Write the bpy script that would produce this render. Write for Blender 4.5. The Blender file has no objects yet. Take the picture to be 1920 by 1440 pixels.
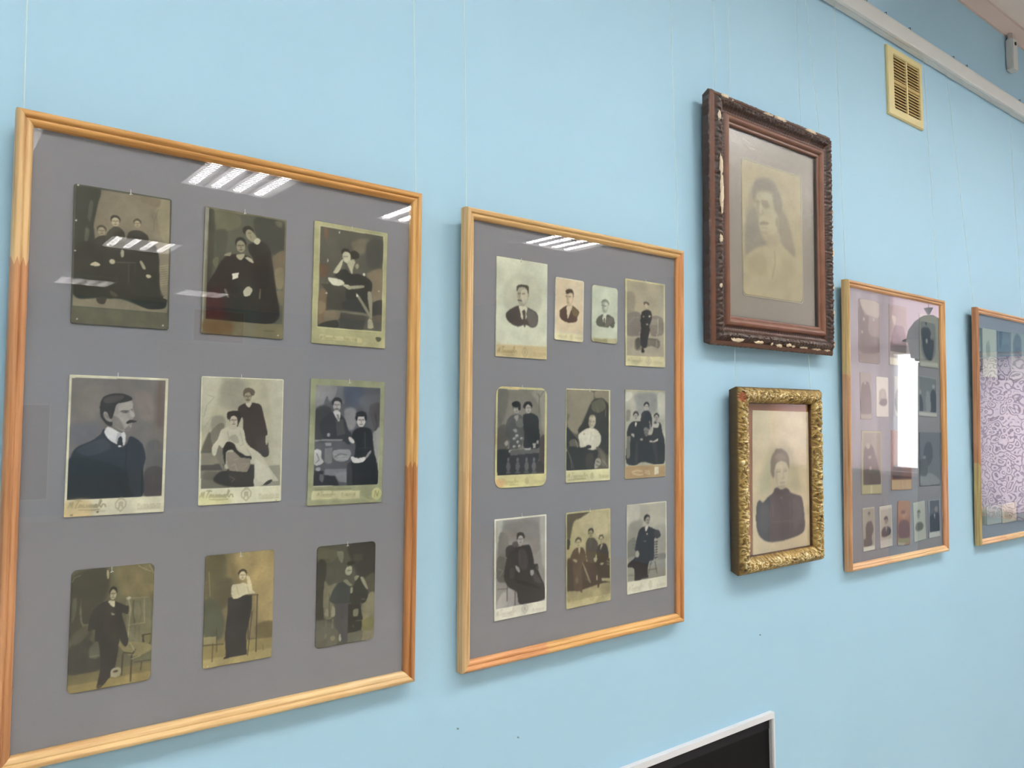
import bpy, bmesh, math, random
import numpy as np
from mathutils import Vector, Matrix, noise

# ------------------------------------------------------------ camera, world, lights, exposure
scene = bpy.context.scene
COL = scene.collection
cam_data = bpy.data.cameras.new('camera')
cam_data.sensor_width = 36.0
cam_data.sensor_fit = 'HORIZONTAL'
cam_data.lens = 27.226
cam_data.clip_start = 0.02
cam = bpy.data.objects.new('camera', cam_data)
COL.objects.link(cam)
_r, _u, _f = (0.79187, -0.61067, -0.00426), (-0.03307, -0.04985, 0.99821), (0.60979, 0.79031, 0.05967)
cam.matrix_world = Matrix(((_r[0], _u[0], -_f[0], -0.0737), (_r[1], _u[1], -_f[1], -0.9901),
                           (_r[2], _u[2], -_f[2], 1.6), (0, 0, 0, 1)))
scene.camera = cam

LAMP_STRENGTH = 38.5
SKY_STRENGTH = 7.0
world = bpy.data.worlds.new('overcast sky')
scene.world = world
world.use_nodes = True
world.node_tree.nodes['Background'].inputs[0].default_value = (1.0, 0.97, 0.99, 1)
world.node_tree.nodes['Background'].inputs[1].default_value = SKY_STRENGTH
scene.view_settings.view_transform = 'Standard'
scene.view_settings.look = 'None'
scene.view_settings.gamma = 1.0
scene.view_settings.use_curve_mapping = False
scene.view_settings.exposure = 0.0
scene.cycles.use_denoising = True

ZC = 2.96          # ceiling
XR, XL, YB = 6.0, -3.2, -10.6   # right wall, left wall, wall behind the camera


# ------------------------------------------------------------ helpers
def lin(h):
    c = [int(h[i:i + 2], 16) / 255 for i in (0, 2, 4)]
    return [x / 12.92 if x <= .04045 else ((x + .055) / 1.055) ** 2.4 for x in c]


def link(name, me, mat=None, parent=None, smooth=False):
    o = bpy.data.objects.new(name, me)
    COL.objects.link(o)
    if mat:
        me.materials.append(mat)
    if parent:
        o.parent = parent
    if smooth:
        me.polygons.foreach_set('use_smooth', [True] * len(me.polygons))
    return o


def bmobj(name, bm, mat=None, parent=None, smooth=False):
    me = bpy.data.meshes.new(name)
    bm.to_mesh(me)
    bm.free()
    return link(name, me, mat, parent, smooth)


def box(bm, x0, x1, y0, y1, z0, z1):
    v = [bm.verts.new((x, y, z)) for z in (z0, z1) for y in (y0, y1) for x in (x0, x1)]
    for f in ((0, 2, 3, 1), (4, 5, 7, 6), (0, 1, 5, 4), (2, 6, 7, 3), (0, 4, 6, 2), (1, 3, 7, 5)):
        bm.faces.new([v[i] for i in f])
    return v


def bevbox(dims, b=.002, seg=2):
    bm = bmesh.new()
    box(bm, *dims)
    bmesh.ops.bevel(bm, geom=bm.edges[:], offset=b, segments=seg, affect='EDGES')
    return bm


def tube(bm, p, q, r, n=8, r2=None):
    p, q = Vector(p), Vector(q)
    d = (q - p).normalized()
    a = d.orthogonal().normalized()
    b = d.cross(a)
    r2 = r if r2 is None else r2
    A = [bm.verts.new(p + (a * math.cos(t) + b * math.sin(t)) * r) for t in [2 * math.pi * i / n for i in range(n)]]
    B = [bm.verts.new(q + (a * math.cos(t) + b * math.sin(t)) * r2) for t in [2 * math.pi * i / n for i in range(n)]]
    for i in range(n):
        bm.faces.new((A[i], A[(i + 1) % n], B[(i + 1) % n], B[i]))
    bm.faces.new(A[::-1])
    bm.faces.new(B)


def lathe(bm, prof, n=32, c=(0, 0, 0)):
    rings = []
    for r, z in prof:
        rings.append([bm.verts.new((c[0] + r * math.cos(2 * math.pi * i / n), c[1] + r * math.sin(2 * math.pi * i / n), c[2] + z)) for i in range(n)])
    for a, b in zip(rings, rings[1:]):
        for i in range(n):
            bm.faces.new((a[i], a[(i + 1) % n], b[(i + 1) % n], b[i]))


def tag(o, label=None, cat=None, group=None, kind=None):
    if label: o['label'] = label
    if cat: o['category'] = cat
    if group: o['group'] = group
    if kind: o['kind'] = kind
    return o


def empty(name, mat=None):
    o = bpy.data.objects.new(name, None)
    o.empty_display_size = .05
    COL.objects.link(o)
    if mat is not None:
        o.matrix_world = mat
    return o


# ------------------------------------------------------------ materials
def newmat(name):
    m = bpy.data.materials.new(name)
    m.use_nodes = True
    nt = m.node_tree
    return m, nt, nt.nodes['Principled BSDF']


def N(nt, t, **kw):
    n = nt.nodes.new(t)
    for k, v in kw.items():
        setattr(n, k, v)
    return n


def plain(name, col, rough=.6, spec=.4, metal=0, var=.0, scale=8, bump=0, bscale=60):
    m, nt, p = newmat(name)
    c = lin(col)
    p.inputs['Base Color'].default_value = (*c, 1)
    p.inputs['Roughness'].default_value = rough
    p.inputs['Specular IOR Level'].default_value = spec
    p.inputs['Metallic'].default_value = metal
    tc = N(nt, 'ShaderNodeTexCoord')
    if var:
        nz = N(nt, 'ShaderNodeTexNoise')
        nz.inputs['Scale'].default_value = scale
        nz.inputs['Detail'].default_value = 4
        nt.links.new(tc.outputs['Object'], nz.inputs['Vector'])
        mx = N(nt, 'ShaderNodeMix', data_type='RGBA')
        mx.inputs[6].default_value = (*[x * (1 - var) for x in c], 1)
        mx.inputs[7].default_value = (*[min(1, x * (1 + var)) for x in c], 1)
        nt.links.new(nz.outputs['Fac'], mx.inputs[0])
        nt.links.new(mx.outputs[2], p.inputs['Base Color'])
    if bump:
        nb = N(nt, 'ShaderNodeTexNoise')
        nb.inputs['Scale'].default_value = bscale
        nb.inputs['Detail'].default_value = 5
        nt.links.new(tc.outputs['Object'], nb.inputs['Vector'])
        bp = N(nt, 'ShaderNodeBump')
        bp.inputs['Strength'].default_value = bump
        bp.inputs['Distance'].default_value = .002
        nt.links.new(nb.outputs['Fac'], bp.inputs['Height'])
        nt.links.new(bp.outputs['Normal'], p.inputs['Normal'])
    return m


def attrmat(name, rough=.6, spec=.3, metal=0.0):
    m, nt, p = newmat(name)
    a = N(nt, 'ShaderNodeAttribute', attribute_name='tone')
    nt.links.new(a.outputs['Color'], p.inputs['Base Color'])
    p.inputs['Roughness'].default_value = rough
    p.inputs['Specular IOR Level'].default_value = spec
    p.inputs['Metallic'].default_value = metal
    return m


def glassmat(name, rough):
    m = bpy.data.materials.new(name)
    m.use_nodes = True
    nt = m.node_tree
    nt.nodes.clear()
    out = N(nt, 'ShaderNodeOutputMaterial')
    mix = N(nt, 'ShaderNodeMixShader')
    tr = N(nt, 'ShaderNodeBsdfTransparent')
    tr.inputs[0].default_value = (.985, .99, .985, 1)
    gl = N(nt, 'ShaderNodeBsdfGlossy')
    gl.inputs['Roughness'].default_value = rough
    fr = N(nt, 'ShaderNodeFresnel')
    fr.inputs['IOR'].default_value = 1.5
    geo = N(nt, 'ShaderNodeNewGeometry')
    inv = N(nt, 'ShaderNodeMath', operation='SUBTRACT')
    inv.inputs[0].default_value = 1.0
    nt.links.new(geo.outputs['Backfacing'], inv.inputs[1])
    mu = N(nt, 'ShaderNodeMath', operation='MULTIPLY')
    nt.links.new(fr.outputs[0], mu.inputs[0])
    nt.links.new(inv.outputs[0], mu.inputs[1])
    mu2 = N(nt, 'ShaderNodeMath', operation='MULTIPLY')   # two surfaces of one pane
    mu2.use_clamp = True
    mu2.inputs[1].default_value = 1.7
    nt.links.new(mu.outputs[0], mu2.inputs[0])
    nt.links.new(mu2.outputs[0], mix.inputs[0])
    nt.links.new(tr.outputs[0], mix.inputs[1])
    nt.links.new(gl.outputs[0], mix.inputs[2])
    nt.links.new(mix.outputs[0], out.inputs[0])
    return m


def woodmat(name, ca, cb, joint, axis):
    """pine rail; axis = the length direction (0 x, 1 y); above the finger joint ca, below it cb"""
    m, nt, p = newmat(name)
    tc = N(nt, 'ShaderNodeTexCoord')
    sep = N(nt, 'ShaderNodeSeparateXYZ')
    nt.links.new(tc.outputs['Object'], sep.inputs[0])
    mp = N(nt, 'ShaderNodeMapping')
    sc = [220, 220, 220]
    sc[axis] = 7
    mp.inputs['Scale'].default_value = sc
    mp.inputs['Location'].default_value = (random.random() * 9, random.random() * 9, 0)
    nt.links.new(tc.outputs['Object'], mp.inputs[0])
    nz = N(nt, 'ShaderNodeTexNoise')
    nz.inputs['Scale'].default_value = 1
    nz.inputs['Detail'].default_value = 3
    nt.links.new(mp.outputs[0], nz.inputs['Vector'])
    ramp = N(nt, 'ShaderNodeMapRange')
    ramp.inputs[1].default_value = .33
    ramp.inputs[2].default_value = .6
    nt.links.new(nz.outputs['Fac'], ramp.inputs[0])
    # zigzag of the finger joint
    L, A = (sep.outputs[axis], sep.outputs[1 - axis])
    pp = N(nt, 'ShaderNodeMath', operation='PINGPONG')
    pp.inputs[1].default_value = .0028
    nt.links.new(A, pp.inputs[0])
    ml = N(nt, 'ShaderNodeMath', operation='MULTIPLY_ADD')
    ml.inputs[1].default_value = 3.5
    nt.links.new(pp.outputs[0], ml.inputs[0])
    nt.links.new(L, ml.inputs[2])
    gt = N(nt, 'ShaderNodeMapRange')
    gt.inputs[1].default_value = joint - .0006
    gt.inputs[2].default_value = joint + .0006
    nt.links.new(ml.outputs[0], gt.inputs[0])
    def pair(c):
        c = lin(c)
        x = N(nt, 'ShaderNodeMix', data_type='RGBA')
        x.inputs[6].default_value = (c[0] * .70, c[1] * .64, c[2] * .58, 1)
        x.inputs[7].default_value = (min(1, c[0] * .98), min(1, c[1] * 1.04), min(1, c[2] * 1.15), 1)
        nt.links.new(ramp.outputs[0], x.inputs[0])
        return x.outputs[2]
    mx = N(nt, 'ShaderNodeMix', data_type='RGBA')
    nt.links.new(gt.outputs[0], mx.inputs[0])
    nt.links.new(pair(cb), mx.inputs[6])
    nt.links.new(pair(ca), mx.inputs[7])
    nt.links.new(mx.outputs[2], p.inputs['Base Color'])
    p.inputs['Roughness'].default_value = .42
    p.inputs['Specular IOR Level'].default_value = .45
    return m


def wallmat():
    m, nt, p = newmat('light blue wall paint')
    tc = N(nt, 'ShaderNodeTexCoord')
    n1 = N(nt, 'ShaderNodeTexNoise')
    n1.inputs['Scale'].default_value = 2.2
    n1.inputs['Detail'].default_value = 5
    nt.links.new(tc.outputs['Object'], n1.inputs['Vector'])
    mx = N(nt, 'ShaderNodeMix', data_type='RGBA')
    mx.inputs[6].default_value = (*lin(WALL_A), 1)
    mx.inputs[7].default_value = (*lin(WALL_B), 1)
    nt.links.new(n1.outputs['Fac'], mx.inputs[0])
    nt.links.new(mx.outputs[2], p.inputs['Base Color'])
    n2 = N(nt, 'ShaderNodeTexNoise')
    n2.inputs['Scale'].default_value = 130
    n2.inputs['Detail'].default_value = 4
    nt.links.new(tc.outputs['Object'], n2.inputs['Vector'])
    b = N(nt, 'ShaderNodeBump')
    b.inputs['Strength'].default_value = .12
    b.inputs['Distance'].default_value = .001
    nt.links.new(n2.outputs['Fac'], b.inputs['Height'])
    nt.links.new(b.outputs['Normal'], p.inputs['Normal'])
    p.inputs['Roughness'].default_value = .6
    p.inputs['Specular IOR Level'].default_value = .25
    return m


WALL_A, WALL_B = 'a8cde2', 'aed5eb'
M_WALL = wallmat()
M_CEIL = plain('white ceiling paint', 'e8e0da', .9, .1, var=.03, scale=3)
M_CORN = plain('cornice paint', 'cfc0ba', .8, .1, var=.04, scale=5)
M_DUCT = plain('white plastic trunking', 'd8dad8', .45, .4, var=.03, scale=6)
M_FLOOR = plain('light linoleum', 'cfc3b2', .5, .4, var=.15, scale=3)
M_WHITE = plain('white lacquer', 'e4e4e6', .4, .4, var=.02)
M_BLACK = plain('black board face', '08080a', .6, .15, var=.1)
M_BLACK2 = plain('dark board edge band', '1c1d20', .6, .2, var=.1)
M_JAMB = plain('grey frame reveal', 'b3b3b3', .6, .3)
M_CREAM = plain('cream vent plastic', 'ded09a', .5, .35, var=.05, scale=30)
M_CREAM2 = plain('cream slat plastic', 'b79f66', .55, .3)
M_VENTIN = plain('vent shade sheet', '2a2010', .95, .1)  # flat dark sheet standing in for the shade behind the slats
M_CORD = plain('pale nylon cord', 'cfe4ea', .5, .4)
M_HOOK = plain('dark wire hook', '3c3a38', .4, .5, metal=.7)
M_NAIL = plain('painted over nail', '7d939f', .6, .3)
M_PIN = plain('steel pin', 'd6d6d0', .3, .6, metal=.4)
M_MAT = plain('grey violet mount board', '908f96', .95, .08, var=.035, scale=5, bump=.1, bscale=300)
M_MAT4 = plain('blue grey mount board', '8b92a0', .95, .08, var=.03, scale=5)
M_MATD = plain('taupe mount board', '8f867a', .95, .08, var=.05, scale=9)
M_BACKG = plain('brown backing board', 'a06f50', .8, .2, var=.15, scale=25)
M_BACK = plain('hardboard back', '7a6048', .9, .1)
M_BEVEL = plain('cream bevel', 'c4bc9c', .7, .2)
M_PLAST = plain('bare plaster', 'e6d3b8', .85, .1, var=.12, scale=120)
M_GLASS = glassmat('picture glass', 0.0)
M_OLDGLASS = glassmat('dusty old glass', .32)
M_CARD = attrmat('photographic print', .6, .12)
M_MOUNT = attrmat('printed mount card', .75, .12)
M_GILT = attrmat('old gilding', .42, .5, .35)
M_CARVE = attrmat('carved stained wood', .38, .5)

# ------------------------------------------------------------ room shell
def structure(name, bm, mat):
    return tag(bmobj(name, bm, mat), kind='structure')

bm = bmesh.new(); box(bm, XL - .2, XR + .2, 0, .2, 0, ZC + .1); structure('wall_front', bm, M_WALL)
bm = bmesh.new(); box(bm, XL - .2, XL, YB, 0, 0, ZC + .1); structure('wall_left', bm, M_WALL)
bm = bmesh.new(); box(bm, XL - .2, XR + .2, YB - .2, YB, 0, ZC + .1); structure('wall_back', bm, M_WALL)
bm = bmesh.new(); box(bm, XL, XR, YB, 0, ZC, ZC + .1); structure('ceiling', bm, M_CEIL)
bm = bmesh.new(); box(bm, XL, XR, YB, 0, -.1, 0); structure('floor', bm, M_FLOOR)
# right wall with its window opening and an added one for curtain light
WY0, WY1, WZ0, WZ1 = -3.05, -1.50, 1.20, 2.75  # left bay added to backlight the plain curtain
VY0, VY1, VZ0, VZ1 = -1.40, -.60, .98, 2.02
bm = bmesh.new()
box(bm, XR, XR + .2, YB, WY0, 0, ZC + .1)
box(bm, XR, XR + .2, WY1, VY0, 0, ZC + .1)
box(bm, XR, XR + .2, VY1, 0, 0, ZC + .1)
box(bm, XR, XR + .2, VY0, VY1, 0, VZ0)
box(bm, XR, XR + .2, VY0, VY1, VZ1, ZC + .1)
box(bm, XR, XR + .2, WY0, WY1, 0, WZ0)
box(bm, XR, XR + .2, WY0, WY1, WZ1, ZC + .1)
structure('wall_right', bm, M_WALL)
# cornice strip along the top of the picture wall
bm = bmesh.new()
prof = [(0, 2.918), (-.006, 2.918), (-.030, 2.950), (-.030, ZC), (0, ZC)]
A = [bm.verts.new((XL, y, z)) for y, z in prof]; B = [bm.verts.new((XR, y, z)) for y, z in prof]
for i in range(5): bm.faces.new((A[i], A[(i + 1) % 5], B[(i + 1) % 5], B[i]))
bm.faces.new(A[::-1]); bm.faces.new(B)
structure('trim_1', bm, M_CORN)
for nm, d in (('baseboard_front', (XL, XR, -.015, 0, 0, .08)), ('baseboard_back', (XL, XR, YB, YB + .015, 0, .08))):
    structure(nm, bevbox(d, .003), M_WHITE)

# windows
def window(name, y0, y1, z0, z1, mullions, transoms):
    win = empty(name); tag(win, kind='structure')
    t = .03
    bm = bmesh.new()
    box(bm, XR - .01, XR + .06, y0, y0 + t, z0, z1); box(bm, XR - .01, XR + .06, y1 - t, y1, z0, z1)
    box(bm, XR - .01, XR + .06, y0 + t, y1 - t, z0, z0 + t); box(bm, XR - .01, XR + .06, y0 + t, y1 - t, z1 - t, z1)
    for m0, m1 in mullions: box(bm, XR - .01, XR + .06, m0, m1, z0 + t, z1 - t)
    for m0, m1 in transoms: box(bm, XR - .012, XR + .062, y0 + t, y1 - t, m0, m1)
    bmobj('window_frame', bm, M_WHITE, win)
    zs = [z0 + t] + [q for m in transoms for q in m] + [z1 - t]
    ys = [y0 + t] + [q for m in mullions for q in m] + [y1 - t]
    for i in range(0, len(ys), 2):
        for j in range(0, len(zs), 2):
            bm = bmesh.new(); box(bm, XR + .03, XR + .036, ys[i], ys[i + 1], zs[j], zs[j + 1]); bmobj('window_pane', bm, M_GLASS, win)
    bmobj('window_sill', bevbox((XR - .10, XR, y0 - .04, y1 + .04, z0 - .03, z0), .004), M_WHITE, win)
    pl = bpy.data.lights.new('window portal', 'AREA')
    pl.shape = 'RECTANGLE'; pl.size = y1 - y0; pl.size_y = z1 - z0
    pl.cycles.is_portal = True
    po = bpy.data.objects.new('window_portal', pl); COL.objects.link(po)
    po.matrix_world = Matrix.Translation((XR + .19, (y0 + y1) / 2, (z0 + z1) / 2)) @ Matrix(((0, 0, 1, 0), (1, 0, 0, 0), (0, 1, 0, 0), (0, 0, 0, 1)))
window('window_1', WY0, WY1, WZ0, WZ1, ((-2.07, -2.03),), ((2.11, 2.19),))
window('added_window', VY0, VY1, VZ0, VZ1, (), ())  # added window, there to backlight the patterned curtain

# ------------------------------------------------------------ ceiling luminaires
M_TRAY = plain('white enamel tray', 'e8e8e6', .35, .5)
M_FIN = plain('brushed reflector', 'd2cece', .35, .5, metal=.4, var=.1, scale=60)
m, nt, p = newmat('fluorescent tube')
p.inputs['Emission Color'].default_value = (1.0, .985, .96, 1)
p.inputs['Emission Strength'].default_value = LAMP_STRENGTH
M_TUBE = m

def make_luminaire():
    e = empty('ceiling_light')
    h = .29; s = .262
    bm = bmesh.new()
    box(bm, -h, h, -h, -s, -.054, 0); box(bm, -h, h, s, h, -.054, 0)
    box(bm, -h, -s, -s, s, -.054, 0); box(bm, s, h, -s, s, -.054, 0)
    box(bm, -s, s, -s, s, -.004, 0)
    bmobj('housing', bm, M_TRAY, e)
    for i in range(4):
        x = -.1965 + .131 * i
        bm = bevbox((x - .024, x + .024, -s + .004, s - .004, -.046, -.034), .003)
        bmobj('tube', bm, M_TUBE, e)
    for i in range(3):
        x = -.131 + .131 * i
        bm = bmesh.new()
        v = [bm.verts.new(c) for c in ((x - .032, -s, -.004), (x, -s, -.052), (x + .032, -s, -.004), (x - .032, s, -.004), (x, s, -.052), (x + .032, s, -.004))]
        bm.faces.new((v[0], v[3], v[4], v[1])); bm.faces.new((v[1], v[4], v[5], v[2])); bm.faces.new((v[0], v[1], v[2])); bm.faces.new((v[3], v[5], v[4])); bm.faces.new((v[0], v[2], v[5], v[3]))
        bmobj('reflector_fin', bm, M_FIN, e)
    for i in range(13):
        y = -.225 + .0375 * i
        bm = bmesh.new(); box(bm, -s, s, y - .0006, y + .0006, -.053, -.048); bmobj('louver_blade', bm, M_FIN, e)
    return e

def copy_tree(o, parent=None):
    c = o.copy(); COL.objects.link(c)
    if parent: c.parent = parent
    for ch in list(o.children): copy_tree(ch, c)
    return c

lum = make_luminaire(); first = True
rows = ((-1.15, 'over the hanging pictures'), (-3.6, 'in the second row away'), (-6.1, 'in the third row away'), (-8.85, 'nearest the rear wall'))
cols = ((-1.17, 'leftmost'), (.11, 'second from left'), (1.39, 'third from left'), (2.67, 'fourth from left'), (3.95, 'rightmost'))
for y, rt in rows:
    for x, ct in cols:
        if (y < -5 and x > 3) or (-7 < y < -5 and x > 2): continue
        o = lum if first else copy_tree(lum)
        first = False
        o.location = (x, y, ZC)
        tag(o, 'square ceiling light, %s %s' % (ct, rt), 'ceiling light', 'square fluorescent ceiling lights')

# ------------------------------------------------------------ trunking, bracket, vent
e = empty('cable_trunking'); tag(e, 'white plastic cable trunking running along the wall above the pictures', 'trunking')
bm = bevbox((XL, XR, -.0185, 0, 2.650, 2.694), .0015); bmobj('trunking_base', bm, M_DUCT, e)
bm = bmesh.new()
prof = [(-.0185, 2.6495), (-.0245, 2.6515), (-.0255, 2.656), (-.0255, 2.689), (-.0245, 2.6945), (-.0185, 2.6965)]
A = [bm.verts.new((XL, y, z)) for y, z in prof]; B = [bm.verts.new((XR, y, z)) for y, z in prof]
for i in range(6): bm.faces.new((A[i], B[i], B[(i + 1) % 6], A[(i + 1) % 6]))
bm.faces.new(A); bm.faces.new(B[::-1])
bmobj('trunking_lid', bm, M_DUCT, e)

e = empty('curtain_bracket'); tag(e, 'small white bracket hanging from the cornice in the upper right corner', 'bracket')
bm = bevbox((2.790, 2.832, -.024, -.001, 2.797, 2.905), .003); bmobj('bracket_body', bm, M_DUCT, e)
bm = bevbox((2.794, 2.822, -.022, -.007, 2.900, 2.925), .003); bmobj('bracket_neck', bm, M_CORN, e)
bm = bmesh.new(); tube(bm, (2.811, -.023, 2.888), (2.811, -.027, 2.888), .006, 12); bmobj('screw', bm, M_HOOK, e)

vent = empty('vent_grille', Matrix.Translation((1.962, 0, 2.442)))
tag(vent, 'yellowed cream plastic vent grille with two columns of slots on the blue wall', 'vent')
vw, vh = .199, .191
ix0, ix1, iz0, iz1 = .034, .182, .024, .172
bm = bmesh.new()
def ring(bm, o, i, y0, y1):
    (a0, a1, b0, b1), (c0, c1, d0, d1) = o, i
    O = [(a0, b0), (a1, b0), (a1, b1), (a0, b1)]; I = [(c0, d0), (c1, d0), (c1, d1), (c0, d1)]
    vo = [[bm.verts.new((x, y, z)) for x, z in O] for y in (y0, y1)]; vi = [[bm.verts.new((x, y, z)) for x, z in I] for y in (y0, y1)]
    for k in range(4):
        j = (k + 1) % 4
        bm.faces.new((vo[0][k], vo[0][j], vo[1][j], vo[1][k])); bm.faces.new((vi[0][j], vi[0][k], vi[1][k], vi[1][j]))
        bm.faces.new((vo[1][k], vo[1][j], vi[1][j], vi[1][k])); bm.faces.new((vo[0][j], vo[0][k], vi[0][k], vi[0][j]))
ring(bm, (0, vw, 0, vh), (ix0, ix1, iz0, iz1), 0, -.007)
bmesh.ops.recalc_face_normals(bm, faces=bm.faces)
bmesh.ops.bevel(bm, geom=[ed for ed in bm.edges if abs(ed.verts[0].co.y + .007) < 1e-5 and abs(ed.verts[1].co.y + .007) < 1e-5], offset=.0018, segments=3, affect='EDGES')
bmobj('vent_frame', bm, M_CREAM, vent)
bm = bmesh.new(); box(bm, ix0 - .004, ix1 + .004, -.0008, -.0002, iz0 - .004, iz1 + .004); bmobj('vent_back', bm, M_VENTIN, vent)
mid = .109
bmobj('vent_mullion', bevbox((mid - .004, mid + .004, -.0062, -.001, iz0, iz1), .001), M_CREAM, vent)
bmobj('vent_crossbar', bevbox((ix0, ix1, -.0058, -.001, .093, .104), .001), M_CREAM2, vent)
slat_me = None
for x0, x1 in ((ix0, mid - .004), (mid + .004, ix1)):
    for z0, z1, n in ((iz0 + .002, .093, 8), (.104, iz1 - .001, 8)):
        st = (z1 - z0) / n
        for k in range(n):
            bm = bmesh.new()
            z = z0 + st * (k + .5)
            v = box(bm, x0, x1, -.0052, -.0030, -.0018, .0018)
            for q in v:
                q.co.z += z
            bmobj('vent_slat', bm, M_CREAM2, vent)

# ------------------------------------------------------------ frames
FR = {
 1: ([0.0, -0.02201, 1.246], [1.0, 5e-05, -0.00224], [0.00224, -0.02116, 0.99977], .5, .7),
 2: ([0.57998, -0.02199, 1.2397], [1.0, -5e-05, 0.00227], [-0.00227, -0.02263, 0.99974], .5, .7),
 3: ([1.67435, -0.02201, 1.2644], [1.0, 3e-05, -0.00164], [0.00164, -0.01828, 0.99983], .5151, .6925),
 4: ([2.39308, -0.02204, 1.25832], [0.99997, 0.00014, -0.00713], [0.00713, -0.01989, 0.99978], .5007, .6998),
 'dark': ([1.16345, -0.02998, 1.76692], [0.99999, -9e-05, 0.00478], [-0.00478, -0.01913, 0.99981], .4467, .5143),
 'gold': ([1.23491, -0.02999, 1.30826], [0.99999, -0.0001, 0.00545], [-0.00546, -0.01744, 0.99983], .3035, .3778)}

def fmat(k):
    O, eu, ev, w, h = FR[k]
    eu, ev = Vector(eu), Vector(ev)
    n = eu.cross(ev).normalized()
    return Matrix(((eu[0], ev[0], n[0], O[0]), (eu[1], ev[1], n[1], O[1]), (eu[2], ev[2], n[2], O[2]), (0, 0, 0, 1)))

def side_pt(side, s, a, w, h):
    """s metres along the side, a metres inward"""
    if side == 0: return (a, s)
    if side == 1: return (s, h - a)
    if side == 2: return (w - a, s)
    return (s, a)

PINE = [(0, -.018), (0, -.0065), (.0008, -.0030), (.0025, -.0008), (.0045, 0), (.0066, -.0003), (.0078, -.0014), (.0084, -.0030), (.0092, -.0036), (.0100, -.0031),
        (.0116, -.0030), (.0136, -.0042), (.0155, -.0062), (.0166, -.0082), (.0166, -.0140), (.0120, -.0150), (.0120, -.0180)]

def pine_frame(k, label, spec, matm):
    w, h = FR[k][3:]
    e = empty('picture_frame', fmat(k))
    tag(e, label, 'picture frame', 'pine frames with photograph mounts')
    for side in range(4):
        L = h if side in (0, 2) else w
        bm = bmesh.new()
        rows_ = []
        for a, z in PINE:
            ends = (a, L - a)
            rows_.append([bm.verts.new((*side_pt(side, ends[0] + (ends[1] - ends[0]) * t, a, w, h), z)) for t in (0, .25, .5, .75, 1)])
        n = len(PINE)
        for i in range(n):
            for j in range(4):
                f = (rows_[i][j], rows_[i][j + 1], rows_[(i + 1) % n][j + 1], rows_[(i + 1) % n][j])
                bm.faces.new(f)
        bm.faces.new([r[0] for r in rows_]); bm.faces.new([r[-1] for r in rows_][::-1])
        bmesh.ops.recalc_face_normals(bm, faces=bm.faces)
        ca, cb, jt = spec[side]
        o = bmobj('frame_rail', bm, woodmat('pine %s %d' % (k, side), ca, cb, jt, 1 if side in (0, 2) else 0), e, True)
        md = o.modifiers.new('edge', 'EDGE_SPLIT'); md.split_angle = math.radians(50)
    bm = bmesh.new(); box(bm, .0125, w - .0125, .0125, h - .0125, -.0142, -.012); bmobj('mount_board', bm, matm, e)
    bm = bmesh.new(); box(bm, .0125, w - .0125, .0125, h - .0125, -.0095, -.008); bmobj('glass_pane', bm, M_GLASS, e)
    bm = bmesh.new(); box(bm, .011, w - .011, .011, h - .011, -.0175, -.0145); bmobj('back_board', bm, M_BACK, e)
    return e

pine_frame(1, 'pine frame at the left edge, its grey mount holding nine old photographs',
           [('dcb47c', 'c28a5c', .540), ('c9924e', 'c9924e', -1), ('d9a864', 'b87c48', .312), ('ecc890', 'e8c084', .40)], M_MAT)  # shade on the top rail's face is put into its wood colour
pine_frame(2, 'pine frame with ten photographs on grey mount, second picture from the left',
           [('deb982', 'd8b07a', .30), ('d8ae70', 'd8ae70', -1), ('cc8c54', 'c88850', .25), ('e0ac66', 'd99a62', .17)], M_MAT)
pine_frame(3, 'narrow looking pine frame right of the gilt picture, its glass mirroring a bright window',
           [('cfac72', 'c8966a', .465), ('cc9a66', 'cc9a66', -1), ('cf9c62', 'cf9870', .24), ('ecc48e', 'e6b888', .2)], M_MAT)
pine_frame(4, 'pine frame cut off by the right picture edge, glass mirroring a patterned curtain',
           [('b98058', 'b59c66', .24), ('dca878', 'dca878', -1), ('cf9c62', 'cf9870', .24), ('ecc48e', 'e6b888', .2)], M_MAT4)


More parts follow.
